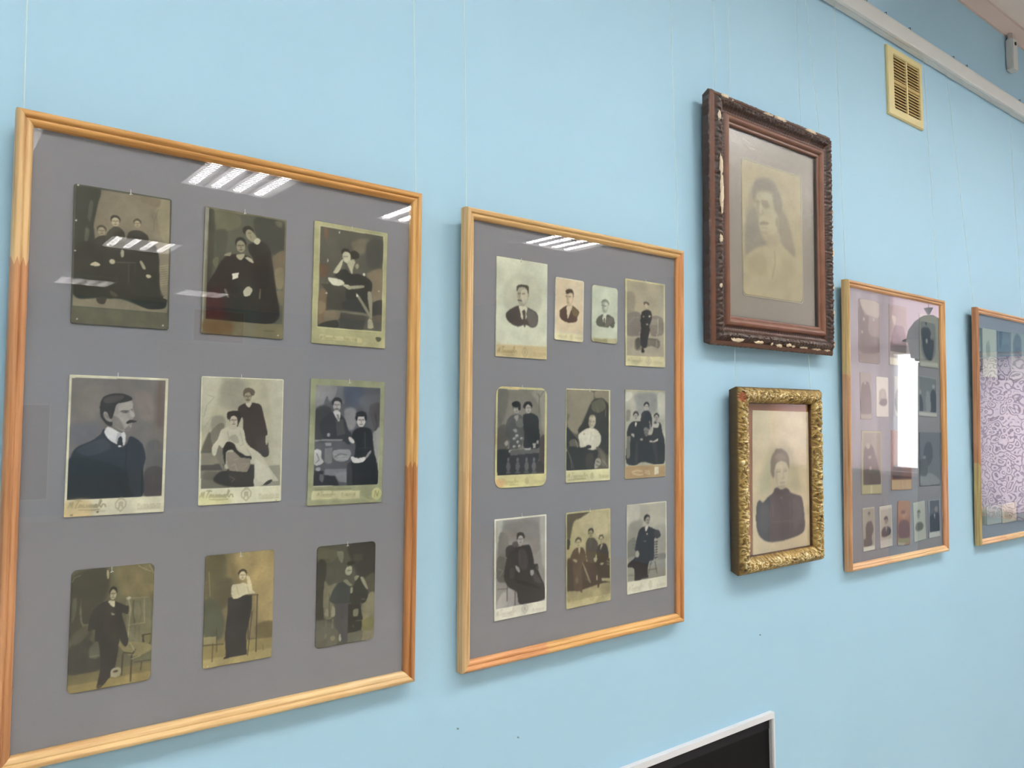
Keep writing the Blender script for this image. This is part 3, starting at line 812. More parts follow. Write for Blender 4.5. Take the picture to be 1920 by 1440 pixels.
GAIN = {1: 1.22, 2: 1.22, 3: 1.05, 4: 1.05, 'dark': 1.0, 'gold': 1.25}
DEPTH = {1: -.0105, 2: -.0105, 3: -.0105, 4: -.0105, 'dark': -.0075, 'gold': -.0095}
CARDS=[
["cabinet_photograph",1,"very dark photo of three people behind a table, top left in the leftmost frame",[0.1085,0.5522,0.1019,0.1561,0.0071],[158,224],[18,13,984,873],[562,2],0.02,"53544b",[["P","7d7565",3.2,[22,15,991,12,977,875,16,873]],["S","8e866f",14.3,[845,46,991,18,995,371,928,343,863,197]],["S","756c5a",11.1,[667,7,868,10,858,79,704,61]],["S","3d3f38",6.4,[17,10,251,2,234,128,201,269,198,407,19,455]],["S","55564c",4.8,[156,112,190,124,168,248,139,227]],["S","5a5a4f",4.0,[121,309,154,322,142,412,114,406]],["P","7f7866",3.2,[12,786,993,803,977,875,16,873]],["L","6b6253",4.0,[789,145,817,184,812,269]],["L","6b6253",3.2,[859,96,826,171]],["S","36362f",7.2,[19,455,239,391,394,357,762,349,871,432,895,683,962,779,946,839,757,850,502,799,257,806,15,789]],["S","3c3a33",4.0,[186,416,238,363,337,346,385,407]],["E","4c463a",2.4,[278,300,48,28]],["E","9a907b",2.4,[278,316,37,29]],["L","544f43",5.4,[256,313,274,312]],["L","544f43",5.4,[287,311,303,309]],["L","6b6456",4.7,[278,314,281,325]],["L","544f43",4.7,[268,334,291,332]],["S","46433a",4.0,[318,352,385,278,453,271,511,314,498,422,341,435]],["E","3a362e",2.4,[413,216,51,32]],["E","aa9e86",2.4,[414,234,40,33]],["L","5d5649",6.1,[390,231,409,229]],["L","5d5649",6.1,[423,228,440,226]],["L","766e5d",5.4,[414,232,417,244]],["L","5d5649",5.4,[403,255,428,253]],["S","3d3a32",4.0,[542,311,619,275,695,280,754,312,745,376,560,392]],["E","4b4438",2.4,[640,213,41,26]],["E","a2957c",2.4,[640,228,32,26]],["L","595144",4.8,[621,225,636,224]],["L","595144",4.8,[648,223,661,221]],["L","716856",4.2,[640,226,642,236]],["L","595144",4.2,[631,244,651,242]],["S","b4ab95",2.4,[175,568,224,544,274,563,231,576]],["E","aaa28d",3.2,[392,529,31,18]],["E","a7a08c",3.2,[492,460,18,30]],["S","a7a08c",3.2,[674,508,697,501,740,552,709,556]],["E","ada48e",3.2,[771,608,28,14]],["L","67645a",4.8,[435,530,628,519]],["L","55534a",4.8,[560,528,563,672]],["L","4c4a42",4.0,[628,523,631,601]],["L","9a9078",4.8,[889,525,982,508]],["L","9a9078",4.8,[891,543,983,526]],["L","9a9078",4.8,[893,560,983,543]],["L","9a9078",4.8,[895,578,984,561]],["L","9a9078",4.8,[896,595,985,579]],["L","9a9078",4.8,[898,613,985,596]],["L","9a9078",4.8,[900,630,986,614]],["L","9a9078",4.8,[902,648,987,632]],["L","9a9078",4.8,[904,665,987,649]],["L","6d6755",4.8,[907,690,982,680]],["L","6d6755",4.8,[908,707,983,697]],["L","6d6755",4.8,[908,724,984,714]],["L","6d6755",4.8,[909,741,984,731]],["S","433c32",4.0,[246,807,339,793,326,842,269,842]],["S","5c5446",3.2,[376,742,444,762,456,779,400,781]],["S","85806f",3.2,[931,756,973,762,971,796]],["S","2c2c27",4.8,[592,777,943,764,960,813,922,840,757,852]],["P","605d4c",2.4,[11,878,979,879,1000,1000,0,1000]],["L","4b4b42",5.6,[5,996,1000,996]],["E","c3c4bb",1.2,[38,8,9,6]],["E","c3c4bb",1.2,[27,264,9,6]],["E","c3c4bb",1.2,[26,480,9,6]],["E","c3c4bb",1.2,[62,965,9,6]],["E","c3c4bb",1.2,[937,970,10,6]],["N",5,60]]],
["cabinet_photograph",1,"dark photo of a couple in black with painted red reflection, top middle of leftmost frame",[0.2485,0.5511,0.1027,0.1558,-0.0056],[134,205],[50,13,978,882],[469,-7],0.01,"6e6955",[["P","8a887e",2.4,[4,4,50,6,26,494,22,971,3,996]],["P","55564a",3.2,[56,21,980,7,978,874,44,891]],["S","646250",11.1,[112,26,390,32,418,120,214,176,118,147]],["S","44443a",11.1,[42,35,107,35,123,259,110,486,42,652]],["S","4a4b40",11.1,[131,186,262,163,267,293,214,436,156,466,138,323]],["S","64644f",6.4,[107,430,141,391,176,400,157,482]],["S","3e4038",17.5,[590,33,967,21,964,271,702,281]],["S","5d5a4c",8.0,[848,27,927,22,942,67,889,65]],["S","6b5f4d",8.0,[828,336,977,262,985,458,918,447,851,419]],["S","79705a",7.2,[858,435,976,408,976,562,910,584,868,528]],["S","6b6552",7.2,[898,611,975,605,975,716,928,694]],["S","2b2622",9.6,[602,325,779,256,844,420,884,586,933,829,677,886,567,694,611,524]],["S","2f2d29",6.4,[524,258,699,214,780,273,603,358]],["S","2c2523",8.0,[213,412,318,353,553,355,647,488,693,668,727,879,47,887,42,652,146,499]],["S","3a201f",23.9,[43,692,211,639,245,871,52,890]],["S","2a2b26",9.6,[377,585,612,566,714,876,378,883]],["E","2e2a25",4.8,[519,141,69,40]],["S","8f8a74",3.2,[494,144,543,129,621,180,598,225,534,215,496,186]],["S","b7b49d",3.2,[591,217,634,187,673,204,649,238,605,237]],["L","4b4638",4.8,[520,162,551,155]],["L","5a5543",4.0,[545,176,559,195]],["E","2c2a26",2.4,[434,249,69,47]],["E","8b8570",2.4,[435,276,54,48]],["L","4c493d",8.9,[403,272,428,269]],["L","4c493d",8.9,[447,267,470,264]],["L","615d4e",7.8,[435,273,439,291]],["L","4c493d",7.8,[420,307,454,303]],["S","9c967f",4.0,[385,350,483,337,454,382,405,381]],["L","544f42",4.8,[385,334,470,325]],["S","8d8874",3.2,[240,365,293,339,324,340,307,366]],["S","ada890",3.2,[491,361,553,359,599,392,554,392]],["P","c9c7b8",1.6,[340,505,420,490,414,533,351,553]],["S","a8a592",3.2,[490,625,538,593,592,613,566,661,504,678,485,655]],["S","7e7a69",2.4,[253,640,277,638,309,692,288,694]],["S","6d6757",2.4,[684,606,700,605,696,676,675,678]],["S","665339",27.1,[47,895,342,897,346,986,51,986]],["P","6f6950",3.2,[677,886,988,877,993,996,631,1005]],["L","55503c",6.4,[756,940,885,940]],["E","c9c9bd",1.2,[934,970,9,5]],["N",4,50]]],  # red reflection in the glass painted into the lower left of the card
["cabinet_photograph",1,"olive edged photo of a woman reading a letter, top right in the leftmost frame",[0.3927,0.5527,0.1093,0.164,-0.005],[120,197],[75,36,941,859],[495,17],0.01,"a29f7c",[["L","bdbb98",5.6,[75,36,947,32,948,860,72,868,75,36]],["P","55534a",2.4,[78,39,941,34,942,855,74,864]],["S","6e6858",16.0,[493,134,708,78,793,136,604,222]],["S","464640",19.2,[709,111,931,71,938,258,745,326]],["S","7a6f5c",11.2,[719,379,940,317,946,478,909,616,810,606,777,458]],["S","3c3a36",6.4,[811,623,943,592,941,724,815,732]],["S","5e564a",8.0,[815,732,940,715,935,775,802,766]],["S","6b5240",7.2,[129,50,181,56,171,135,145,121]],["S","66503f",9.6,[83,353,186,360,176,442,93,449]],["S","6f5f4c",9.6,[85,578,193,570,190,813,82,836]],["S","7d705a",8.0,[82,659,165,669,155,734,85,755]],["P","414038",4.0,[82,498,268,483,427,519,447,707,174,725,187,571]],["P","605a4b",3.2,[95,493,203,492,197,505,89,507]],["P","6e6a5b",6.4,[315,711,731,712,746,745,356,745]],["P","45443f",4.8,[369,728,732,737,682,857,360,859]],["S","756c5b",6.4,[167,734,342,714,344,787,177,814]],["S","38342e",5.6,[152,823,319,797,334,857,89,859]],["S","2f2f2b",4.8,[266,442,330,388,421,363,502,397,610,388,776,432,793,507,740,570,758,694,676,708,565,649,444,616,427,535,373,491,279,433]],["S","353636",6.4,[405,636,618,604,744,695,676,708,433,699]],["E","2c2a25",4.0,[423,223,60,34]],["E","2f2b26",4.8,[543,232,65,35]],["S","bab7a0",3.2,[383,235,429,214,483,234,485,283,446,312,392,292]],["S","a5a18a",3.2,[446,304,525,271,552,294,527,346,516,396,474,359]],["L","5d5847",4.8,[391,259,450,254]],["L","8f8a72",4.0,[394,267,397,292]],["S","b3b099",3.2,[265,394,353,304,385,285,374,335,330,396,291,409]],["S","c6c4b2",2.4,[196,452,372,458,406,492,269,511]],["S","a39f8a",3.2,[380,492,466,491,507,517,467,528]],["S","8f8b78",3.2,[466,504,668,479,669,500,494,524]],["E","8c8874",4.0,[581,324,24,23]],["S","83806f",3.2,[576,565,617,570,787,725,774,751,703,689]],["S","8d8875",4.0,[738,528,794,549,808,732,787,742,741,595]],["S","98937e",2.4,[754,761,802,766,825,828,749,837]],["E","c9c8bb",1.6,[184,312,9,13]],["E","c9c8bb",1.6,[179,583,18,5]],["E","c9c8bb",1.6,[590,573,15,11]],["E","c9c8bb",1.6,[678,386,16,12]],["E","c9c8bb",1.6,[331,64,7,10]],["E","c9c8bb",1.6,[891,512,11,4]],["E","c9c8bb",1.6,[-34,268,1,1]],["P","b7b18c",2.4,[104,923,670,929,672,966,99,959]],["T","script","6a6647",[112,958,318,959],27],["T","caps","6a6647",[423,954,610,954],27],["S","5a5842",1.6,[860,914,894,906,945,914,927,940,885,945]],["L","918d6b",2.4,[348,876,876,871]],["N",5,50]]],
["cabinet_photograph",1,"large profile portrait of a moustached man in a high white collar",[0.1099,0.339,0.1023,0.1563,-0.0047],[158,231],[23,17,971,878],[471,-5],0.008,"cdc9b4",[["P","6f6a68",2.5,[19,22,970,12,973,878,27,880]],["S","77716d",32.9,[75,128,324,78,311,267,143,337]],["S","7d7370",32.9,[663,112,918,150,899,312,697,288]],["S","64636a",41.1,[22,371,315,335,275,454,74,504]],["S","625a55",24.7,[875,61,953,58,965,347,875,330]],["S","5d5b5b",16.4,[782,507,959,499,962,862,823,858]],["S","4a4444",9.9,[790,683,964,677,969,876,786,870]],["S","2d3038",5.8,[31,880,23,668,45,570,97,512,241,463,319,420,364,386,512,506,584,489,618,437,705,463,757,507,786,595,765,682,762,873,461,879]],["P","262526",9.9,[22,701,619,705,688,879,29,880]],["S","303036",8.2,[595,722,746,682,755,873,688,875]],["L","1e1e21",7.4,[587,506,582,696,622,765]],["L","1b1b1d",8.2,[755,682,759,869]],["S","23262c",11.5,[46,586,353,615,569,678,571,704,41,693]],["S","3c4048",8.2,[98,529,344,454,418,523,213,572]],["S","6d6864",4.1,[360,318,506,385,555,398,539,437,412,412,352,369]],["S","96918f",3.3,[455,204,496,190,617,173,638,227,659,279,638,302,635,332,615,385,555,398,482,377,420,334,405,274]],["S","77726f",8.2,[417,283,502,308,554,385,482,375,421,343]],["S","a19c99",6.6,[497,203,612,188,620,232,499,247]],["S","332f2d",3.3,[312,284,305,207,340,151,433,125,541,126,616,148,619,170,544,187,473,200,451,248,430,300,395,309,375,266,346,258,342,292,384,326,432,334,427,360,380,352,337,318]],["S","4a4542",6.6,[340,164,446,139,542,141,496,177,366,198]],["S","8b8683",2.5,[346,262,375,262,401,300,425,321,396,326,360,305]],["L","5a5552",4.1,[364,275,385,302]],["S","5d5855",4.1,[507,255,535,244,596,245,591,252,536,257]],["S","6b6663",4.9,[524,257,591,252,585,265,542,267]],["E","4b4644",2.5,[562,256,16,5]],["L","5f5a57",4.9,[614,240,637,237]],["E","6b6663",2.5,[629,248,9,4]],["S","8a8582",4.1,[588,280,608,296,648,299,624,310,594,301]],["S","a9a4a1",4.1,[614,245,631,253,657,286,633,294,612,271]],["S","2e2a28",2.5,[574,333,600,317,636,315,680,325,649,334,613,339,583,343]],["L","6b6461",4.1,[601,350,632,350]],["S","75706d",4.9,[554,385,602,359,621,385,579,398]],["S","c9c9cc",3.3,[360,412,381,369,434,377,520,411,555,402,572,437,560,498,494,493,415,463]],["S","aaaab0",4.9,[490,411,526,420,512,489,475,472]],["S","2b2b33",2.5,[500,448,533,439,546,498,527,510,494,497]],["E","c9c9cc",2.5,[515,506,17,7]],["L","b9b49f",3.3,[28,882,973,880]],["T","script","8c8064",[32,941,394,951],57],["T","emblem","958a70",[495,978,602,970],82],["T","caps","9a8f74",[723,962,973,961],36],["L","a79c80",3.3,[151,965,395,969]],["L","a2977c",3.3,[723,965,966,964]],["E","6f6650",2.5,[321,974,11,7]],["S","bfae88",24.7,[-1,895,231,888,260,996,5,996]],["E","8a7a58",3.3,[70,987,15,8]],["T","script","8c8064",[32,941,394,951],57],["N",4,60]]],
["cabinet_photograph",1,"pale photo of a seated woman in white before a standing man in dark coat",[0.2503,0.3434,0.1023,0.1561,0.0009],[132,209],[15,6,985,872],[467,-4],0.015,"d0ceb8",[["P","a9a693",2.5,[6,5,992,7,979,874,25,871]],["S","b7b5a4",24.7,[13,15,236,8,157,229,29,398]],["S","928f82",33.0,[263,41,534,33,489,242,284,253,206,187]],["S","b4b2a2",24.7,[804,43,985,56,990,661,879,659,854,308]],["L","9d9b88",5.8,[80,147,155,162,70,222,38,314]],["L","9d9b88",4.9,[63,331,124,314,53,397]],["L","918e7d",4.1,[137,347,91,431]],["S","8b887b",11.5,[136,314,273,312,289,397,241,439,155,481,127,397]],["S","57534a",9.9,[24,563,69,480,110,431,155,481,259,582,38,604]],["P","7b7669",6.6,[19,596,284,591,301,692,23,686]],["P","4a4540",6.6,[19,686,288,683,290,733,21,734]],["P","6f6b5f",4.9,[21,731,353,735,359,878,25,873]],["S","5f5a50",9.9,[80,737,228,757,156,805,45,793]],["P","8a887b",6.6,[846,707,977,705,979,874,670,871]],["S","34302c",9.9,[168,797,290,733,664,699,670,862,435,872,232,840]],["S","6f6b60",4.9,[128,431,263,363,282,532,276,691,328,734,264,724,158,564]],["S","38312e",4.1,[437,243,527,202,606,199,714,217,758,308,810,449,791,475,829,615,762,636,688,613,552,517,509,431,499,328,453,311]],["S","3f3a39",9.9,[670,483,798,484,825,615,762,633,687,596]],["S","b9b4a4",2.5,[531,202,600,197,591,223,568,239,541,224]],["E","4c463d",2.5,[551,130,57,41]],["E","908975",2.5,[552,154,44,42]],["L","4f4b40",7.6,[525,147,546,147]],["L","4f4b40",7.6,[562,146,581,146]],["L","645f51",6.7,[552,151,555,167]],["L","4f4b40",6.7,[540,179,567,179]],["S","5a5144",2.5,[498,112,516,86,576,81,632,99,631,135,604,136,590,110,511,125]],["L","4b4437",4.9,[529,176,579,176]],["S","aaa593",2.5,[784,470,824,466,804,536,785,518]],["S","2d2925",3.3,[270,540,319,511,396,524,450,584,555,620,615,629,609,655,504,645,412,609,385,575,310,591,307,683,280,649]],["P","837b70",3.3,[312,591,412,592,478,636,602,646,604,706,560,757,353,739,320,684]],["P","3b3631",3.3,[328,743,600,756,598,706,657,695,663,862,383,862]],["L","aaa293",4.1,[377,702,415,686,443,737]],["L","a39b8c",3.3,[401,656,452,644]],["L","a39b8c",3.3,[519,688,584,685,533,718]],["L","6b645a",4.9,[355,785,420,804,382,828]],["S","b5b2a2",4.1,[240,422,290,401,378,388,495,405,530,465,552,534,633,569,742,622,826,711,939,810,953,836,830,833,750,865,656,866,657,699,610,689,615,629,529,619,449,559,396,520,319,507,270,557,220,540,185,615,148,606,145,547,205,489]],["S","c2bfb0",9.9,[662,656,799,710,884,817,749,839,680,794]],["L","8c8878",4.9,[316,431,344,499]],["L","98958a",4.9,[470,431,513,534,474,542]],["L","8a8677",4.1,[554,568,608,621]],["S","9a9788",4.1,[343,473,419,456,460,516,396,516]],["S","3b362f",3.3,[770,861,843,824,884,830,831,859]],["E","2f2a27",2.5,[389,321,59,42]],["E","b1a99a",2.5,[389,345,45,43]],["L","615c54",7.9,[362,338,384,338]],["L","615c54",7.9,[400,338,419,338]],["L","7b766b",6.9,[389,342,393,359]],["L","615c54",6.9,[377,371,406,371]],["S","2c2724",3.3,[305,312,317,278,374,267,451,272,479,311,455,362,430,397,438,337,414,307,337,312,325,338]],["S","aca699",3.3,[346,388,419,384,431,409,341,410]],["L","dcdac6",3.3,[25,873,979,877]],["T","script","8f8a64",[13,944,400,956],59],["T","emblem","8c8566",[503,980,621,976],86],["T","caps","a39c7a",[720,964,978,964],34],["L","a59e7c",3.3,[726,969,974,970]],["E","7b7553",2.5,[325,983,11,6]],["E","a3996f",4.1,[54,988,17,8]],["E","97905f",3.3,[939,991,11,5]],["S","c6c29a",21.4,[2,907,362,953,338,1002,6,996]],["T","script","8f8a64",[13,944,400,956],59],["N",4,60]]],
["cabinet_photograph",1,"olive edged photo of a man behind a table and a woman in black",[0.3923,0.34,0.1098,0.1677,-0.01],[120,206],[70,50,934,850],[502,10],0.008,"8d8f74",[["P","c3c1a3",1.6,[52,36,958,38,955,860,53,856]],["P","53545a",2.4,[71,51,939,51,930,853,70,848]],["S","868589",21.0,[75,55,350,56,314,156,221,182,78,242]],["S","6a6a6e",8.1,[334,147,363,55,432,54,453,187]],["S","5b5c60",6.5,[171,240,212,133,249,198,292,239]],["S","4b5060",21.0,[432,54,699,55,650,192,482,211]],["S","5d5e64",19.4,[647,141,935,101,942,230,739,250]],["S","4d4a4c",12.9,[794,206,939,187,944,403,878,411,815,317]],["S","7f7e82",12.9,[456,237,596,235,603,370,521,403,461,337]],["S","3c3b3d",14.6,[72,242,278,239,263,470,71,478]],["S","8a8a8a",8.1,[893,403,944,394,929,661,890,626,844,446]],["L","38363a",8.1,[870,265,905,368,878,403]],["S","333236",4.9,[136,347,226,281,320,259,389,279,460,320,507,404,550,437,527,521,414,487,224,486,154,437]],["P","48484b",6.5,[337,321,433,320,467,437,357,454]],["S","b5b3b4",2.4,[299,259,388,258,389,321,367,331]],["S","7a7779",1.6,[348,280,376,283,378,321,361,317]],["E","2c2829",2.4,[346,184,65,42]],["E","a39f9e",2.4,[347,209,51,43]],["L","595756",8.0,[317,202,341,202]],["L","595756",8.0,[359,202,380,201]],["L","726f6e",7.0,[347,206,351,222]],["L","595756",7.0,[333,235,365,234]],["L","3b3637",5.7,[319,238,373,238]],["S","2b2728",3.2,[286,194,294,163,355,152,404,162,406,183,356,172,309,177,301,206]],["P","7e7e82",2.4,[71,484,237,478,434,480,435,490,72,496]],["E","8c8c8e",4.0,[249,445,19,15]],["P","8b8a8c",3.2,[205,507,292,507,287,532,213,532]],["P","747377",4.9,[201,552,308,545,301,668,247,676,206,659]],["S","8c8e92",5.7,[310,578,391,562,529,563,546,614,478,655,340,644]],["L","b7b8ba",4.0,[324,594,394,620,448,612]],["L","a7a8ab",4.0,[381,637,519,638,503,596]],["L","4a4b50",4.9,[339,619,406,595,504,605]],["P","6f7076",4.0,[209,716,496,718,501,823,349,802,211,757]],["P","2b2a2e",4.9,[198,765,347,769,406,845,70,844,77,722,197,733]],["P","7c7d82",4.0,[346,752,500,739,504,827,405,820]],["S","b5b4b6",4.0,[75,567,155,568,164,625,193,659,141,682,74,673]],["L","4a494e",4.9,[103,592,132,633]],["L","4a494e",4.0,[139,641,94,665]],["E","9a9a9d",4.0,[127,715,32,16]],["S","5a5a5f",4.9,[145,756,198,765,194,815,154,805]],["S","222123",3.2,[570,420,646,386,746,382,827,411,855,523,874,600,907,661,927,852,573,850,559,656,589,639,611,521,560,479]],["L","4d4c4f",6.5,[734,420,744,556]],["L","3a393c",4.9,[641,555,813,548]],["S","3a393b",4.9,[508,689,564,681,576,848,510,848]],["E","262324",2.4,[677,299,74,49]],["E","b7b4b4",2.4,[679,328,58,50]],["L","646363",9.1,[644,320,671,320]],["L","646363",9.1,[692,319,716,319]],["L","807d7d",7.9,[679,324,683,343]],["L","646363",7.9,[663,358,700,357]],["E","242122",4.0,[676,273,72,22]],["E","242122",4.0,[615,302,16,25]],["E","242122",4.0,[740,301,16,26]],["S","bdbbbc",3.2,[513,471,538,461,588,488,589,509,540,504]],["S","c9c7c8",2.4,[557,618,646,632,745,624,754,646,705,666,620,674,569,656]],["S","87868a",2.4,[752,624,807,574,830,583,775,633]],["P","b9b594",2.4,[59,884,689,895,692,959,56,953]],["L","8e8c6b",3.2,[58,866,631,877]],["L","6e6c52",4.0,[85,874,574,878]],["T","script","77734f",[121,927,356,931],33],["T","caps","77734f",[445,938,634,938],32],["E","b3b183",2.4,[922,928,71,50]],["L","77764c",5.7,[891,953,906,902,931,950,950,908]],["L","8b8a60",4.9,[704,913,761,906,778,949,866,974]],["L","a5a47c",5.7,[689,895,706,947,838,986,955,981]],["L","a5a57e",4.9,[63,958,692,965]],["N",5,50]]],
["card_photograph",1,"olive brown print of a man leaning on a wicker chair",[0.1099,0.1357,0.0845,0.1333,-0.0046],[133,199],None,[468,24],0.06,"5d5a44",[["S","6f6649",31.1,[549,11,958,18,969,318,654,262,555,150]],["S","3c3a2f",20.2,[7,97,136,10,409,10,450,142,398,276,266,377,252,566,8,567]],["S","5a5947",7.8,[25,248,69,235,64,361,23,420]],["S","66634e",6.2,[119,239,145,430,219,452,193,513,158,479,115,396]],["S","35352e",15.6,[11,621,196,561,348,701,366,845,11,846]],["S","4c4a3c",12.5,[18,544,180,465,217,531,76,612]],["S","57574a",9.3,[244,644,345,622,361,734,248,731]],["L","76745f",6.2,[248,723,361,722]],["P","6b6243",10.9,[0,852,355,852,631,850,994,847,1000,1000,0,1000]],["P","87794f",10.9,[4,930,347,930,991,920,1000,1000,0,1000]],["P","6d6a52",3.1,[654,270,943,283,975,319,979,600,931,612,885,673,681,638,666,410]],["L","9a947a",7.0,[684,281,717,365,697,607]],["L","8c8769",4.7,[726,280,943,288]],["L","4d4b39",9.3,[750,302,749,416,776,492]],["L","5c5943",7.8,[835,317,863,426,830,488]],["L","9a9474",4.7,[883,296,896,494]],["L","9a9474",4.7,[693,505,903,503]],["L","5c5943",5.4,[783,525,781,614]],["L","5c5943",5.4,[831,529,833,636]],["E","a5a08a",3.1,[690,277,29,12]],["P","3c392c",3.1,[870,598,985,600,983,699,879,689]],["P","6c6748",3.1,[901,609,980,612,976,682,903,679]],["S","7e7655",6.2,[575,636,836,660,989,699,985,748,793,778,673,733]],["L","3a342a",10.9,[649,731,768,751,791,721]],["L","332f25",11.7,[751,765,748,982]],["L","332f25",10.1,[641,746,634,914]],["L","332f25",7.8,[879,835,870,899]],["L","3b362a",7.0,[795,826,988,830]],["L","a8a183",6.2,[729,658,785,728]],["L","948d6d",6.2,[746,797,865,777]],["S","2a2927",4.7,[444,279,538,294,657,336,693,347,683,411,612,397,664,523,704,632,671,685,623,648,592,613,579,724,539,872,462,942,384,989,344,976,376,815,345,622,299,602,294,506,215,507,254,360,353,296]],["S","33302a",15.6,[399,308,517,349,570,515,552,642,408,501]],["S","bdb69c",2.3,[438,283,520,289,516,337,481,322]],["S","8e8875",2.3,[478,385,507,389,531,403,496,402]],["E","26231d",2.3,[497,206,48,41]],["E","a79e83",2.3,[498,231,37,42]],["L","5b5648",7.7,[475,222,493,223]],["L","5b5648",7.7,[506,224,522,225]],["L","746e5b",6.8,[498,228,500,244]],["L","5b5648",6.8,[488,255,511,257]],["S","9e9577",3.1,[410,27,433,28,441,85,419,92]],["E","4a3e30",2.3,[372,980,34,14]],["S","9a937b",3.9,[515,853,620,856,611,919,506,916]],["E","4a4334",3.9,[562,878,30,11]],["L","a39d88",3.9,[787,0,836,28,959,69]],["L","a39d88",3.9,[933,9,997,88]],["L","96907a",3.1,[7,97,38,59,104,44]],["N",7,50]]],
["card_photograph",1,"golden brown print of a woman in white blouse leaning on a tall stand",[0.252,0.1371,0.0846,0.1347,-0.0026],[111,182],None,[492,18],0.03,"75694b",[["S","9c8b62",44.1,[438,0,988,28,1004,669,802,652,695,399,494,232]],["S","5d573f",23.5,[12,8,270,14,283,369,143,419,25,351]],["S","564f3b",20.6,[138,269,373,225,356,435,192,482]],["L","8a8060",5.9,[52,145,77,369]],["S","4d5040",20.6,[4,408,190,422,291,609,249,754,4,702]],["S","63593c",14.7,[753,679,1004,669,1003,808,782,811]],["P","84784f",8.8,[-4,789,274,801,1003,816,1000,1000,0,1000]],["P","9b8d62",11.8,[1,920,998,915,1000,1000,0,1000]],["P","8a8160",4.4,[1,724,183,726,185,792,3,790]],["L","3d382a",5.9,[134,787,131,948]],["L","3d382a",7.4,[3,793,286,808]],["L","3d382a",5.9,[180,659,192,867]],["P","2b2b2b",5.9,[326,402,487,384,683,401,675,550,608,757,626,939,326,939,300,729,325,552]],["L","35302a",8.8,[758,403,760,926]],["L","35302a",7.4,[687,551,638,944]],["L","4b4434",7.4,[621,396,770,404]],["L","4b4434",5.9,[633,797,769,802]],["L","2f2a24",7.4,[638,547,638,790]],["E","2b2722",2.9,[326,936,38,9]],["S","c3bc9f",4.4,[380,293,471,284,581,284,694,360,720,385,572,390,476,413,391,400]],["S","c9c0a0",4.4,[591,223,641,241,682,352,632,348]],["L","8f876c",4.4,[606,316,633,379]],["L","97906f",4.4,[448,305,487,384]],["E","3a3226",4.4,[531,189,64,38]],["E","cbc0a0",4.4,[532,211,49,39]],["L","6f6958",7.1,[503,203,526,205]],["L","6f6958",7.1,[544,206,564,207]],["L","8e8670",6.2,[532,209,536,224]],["L","6f6958",6.2,[518,233,549,235]],["L","5c5235",4.4,[858,871,870,926]],["E","b9ae86",2.9,[72,983,14,6]],["N",6,40]]],
["card_photograph",1,"dim dark green print, bottom right in the leftmost frame",[0.3951,0.1358,0.0852,0.133,-0.0002],[94,162],None,[502,2],0.05,"4b4b40",[["S","5b5848",11.3,[5,13,327,58,328,124,203,166,22,138]],["S","797765",8.1,[334,67,432,73,440,132,413,188,349,126]],["S","55533f",8.1,[22,121,202,133,189,157,22,150]],["S","2f2f28",11.3,[-4,186,147,163,140,392,121,714,5,721]],["S","30302b",19.4,[537,21,996,15,998,485,770,436,597,200]],["S","3d3c32",12.9,[624,118,766,119,767,186,625,177]],["S","4a493a",16.2,[769,403,997,318,998,485,884,493]],["S","6d6a57",8.1,[125,358,209,397,333,381,239,497,311,624,299,711,134,699]],["S","888470",4.8,[166,621,201,640,209,697,147,684]],["S","8d8975",4.0,[269,604,311,640,306,704,251,700]],["L","4c4a3c",9.7,[211,478,223,706]],["S","5c5a4e",14.5,[5,729,343,811,347,995,6,983]],["E","77755f",4.8,[283,922,41,27]],["L","6b6957",11.3,[163,741,171,790]],["L","77755f",9.7,[279,734,274,822]],["E","a5a392",4.0,[411,929,25,38]],["E","6a6857",4.8,[166,893,22,27]],["S","7c7760",12.9,[772,641,998,534,1000,1000,775,998]],["S","6f6b45",11.3,[801,790,985,780,971,901,788,886]],["S","5f5d50",11.3,[551,892,774,885,761,997,525,994]],["S","353a38",4.8,[293,435,403,377,544,412,601,490,547,600,296,582,219,544,239,497]],["P","454547",4.8,[324,584,533,599,532,986,443,987,413,889,315,825]],["P","242620",4.0,[533,607,743,615,772,707,787,765,774,893,538,899]],["S","282a24",4.0,[573,496,712,349,826,415,884,526,842,606,772,617,575,602]],["S","8b8874",3.2,[740,351,797,363,876,468,855,483,769,403]],["S","83806c",3.2,[445,368,501,359,572,405,600,424,544,424]],["S","84816d",3.2,[634,344,698,327,712,349,656,382]],["S","8b8873",3.2,[572,447,607,445,608,498,573,500]],["L","8d8b7c",4.8,[764,575,828,584]],["S","a39f8a",3.2,[471,267,506,236,569,227,595,258,584,299,542,321,486,301]],["L","46453b",6.5,[513,269,570,271]],["E","23221d",4.8,[569,198,71,22]],["L","c5c2b0",3.2,[505,223,506,265]],["S","7b7964",4.0,[625,675,716,674,703,742,633,741]],["P","1f201b",4.0,[535,737,794,753,794,790,536,778]],["L","6b6955",6.5,[675,789,787,793]],["L","84816c",4.0,[620,825,641,851]],["N",7,50]]],
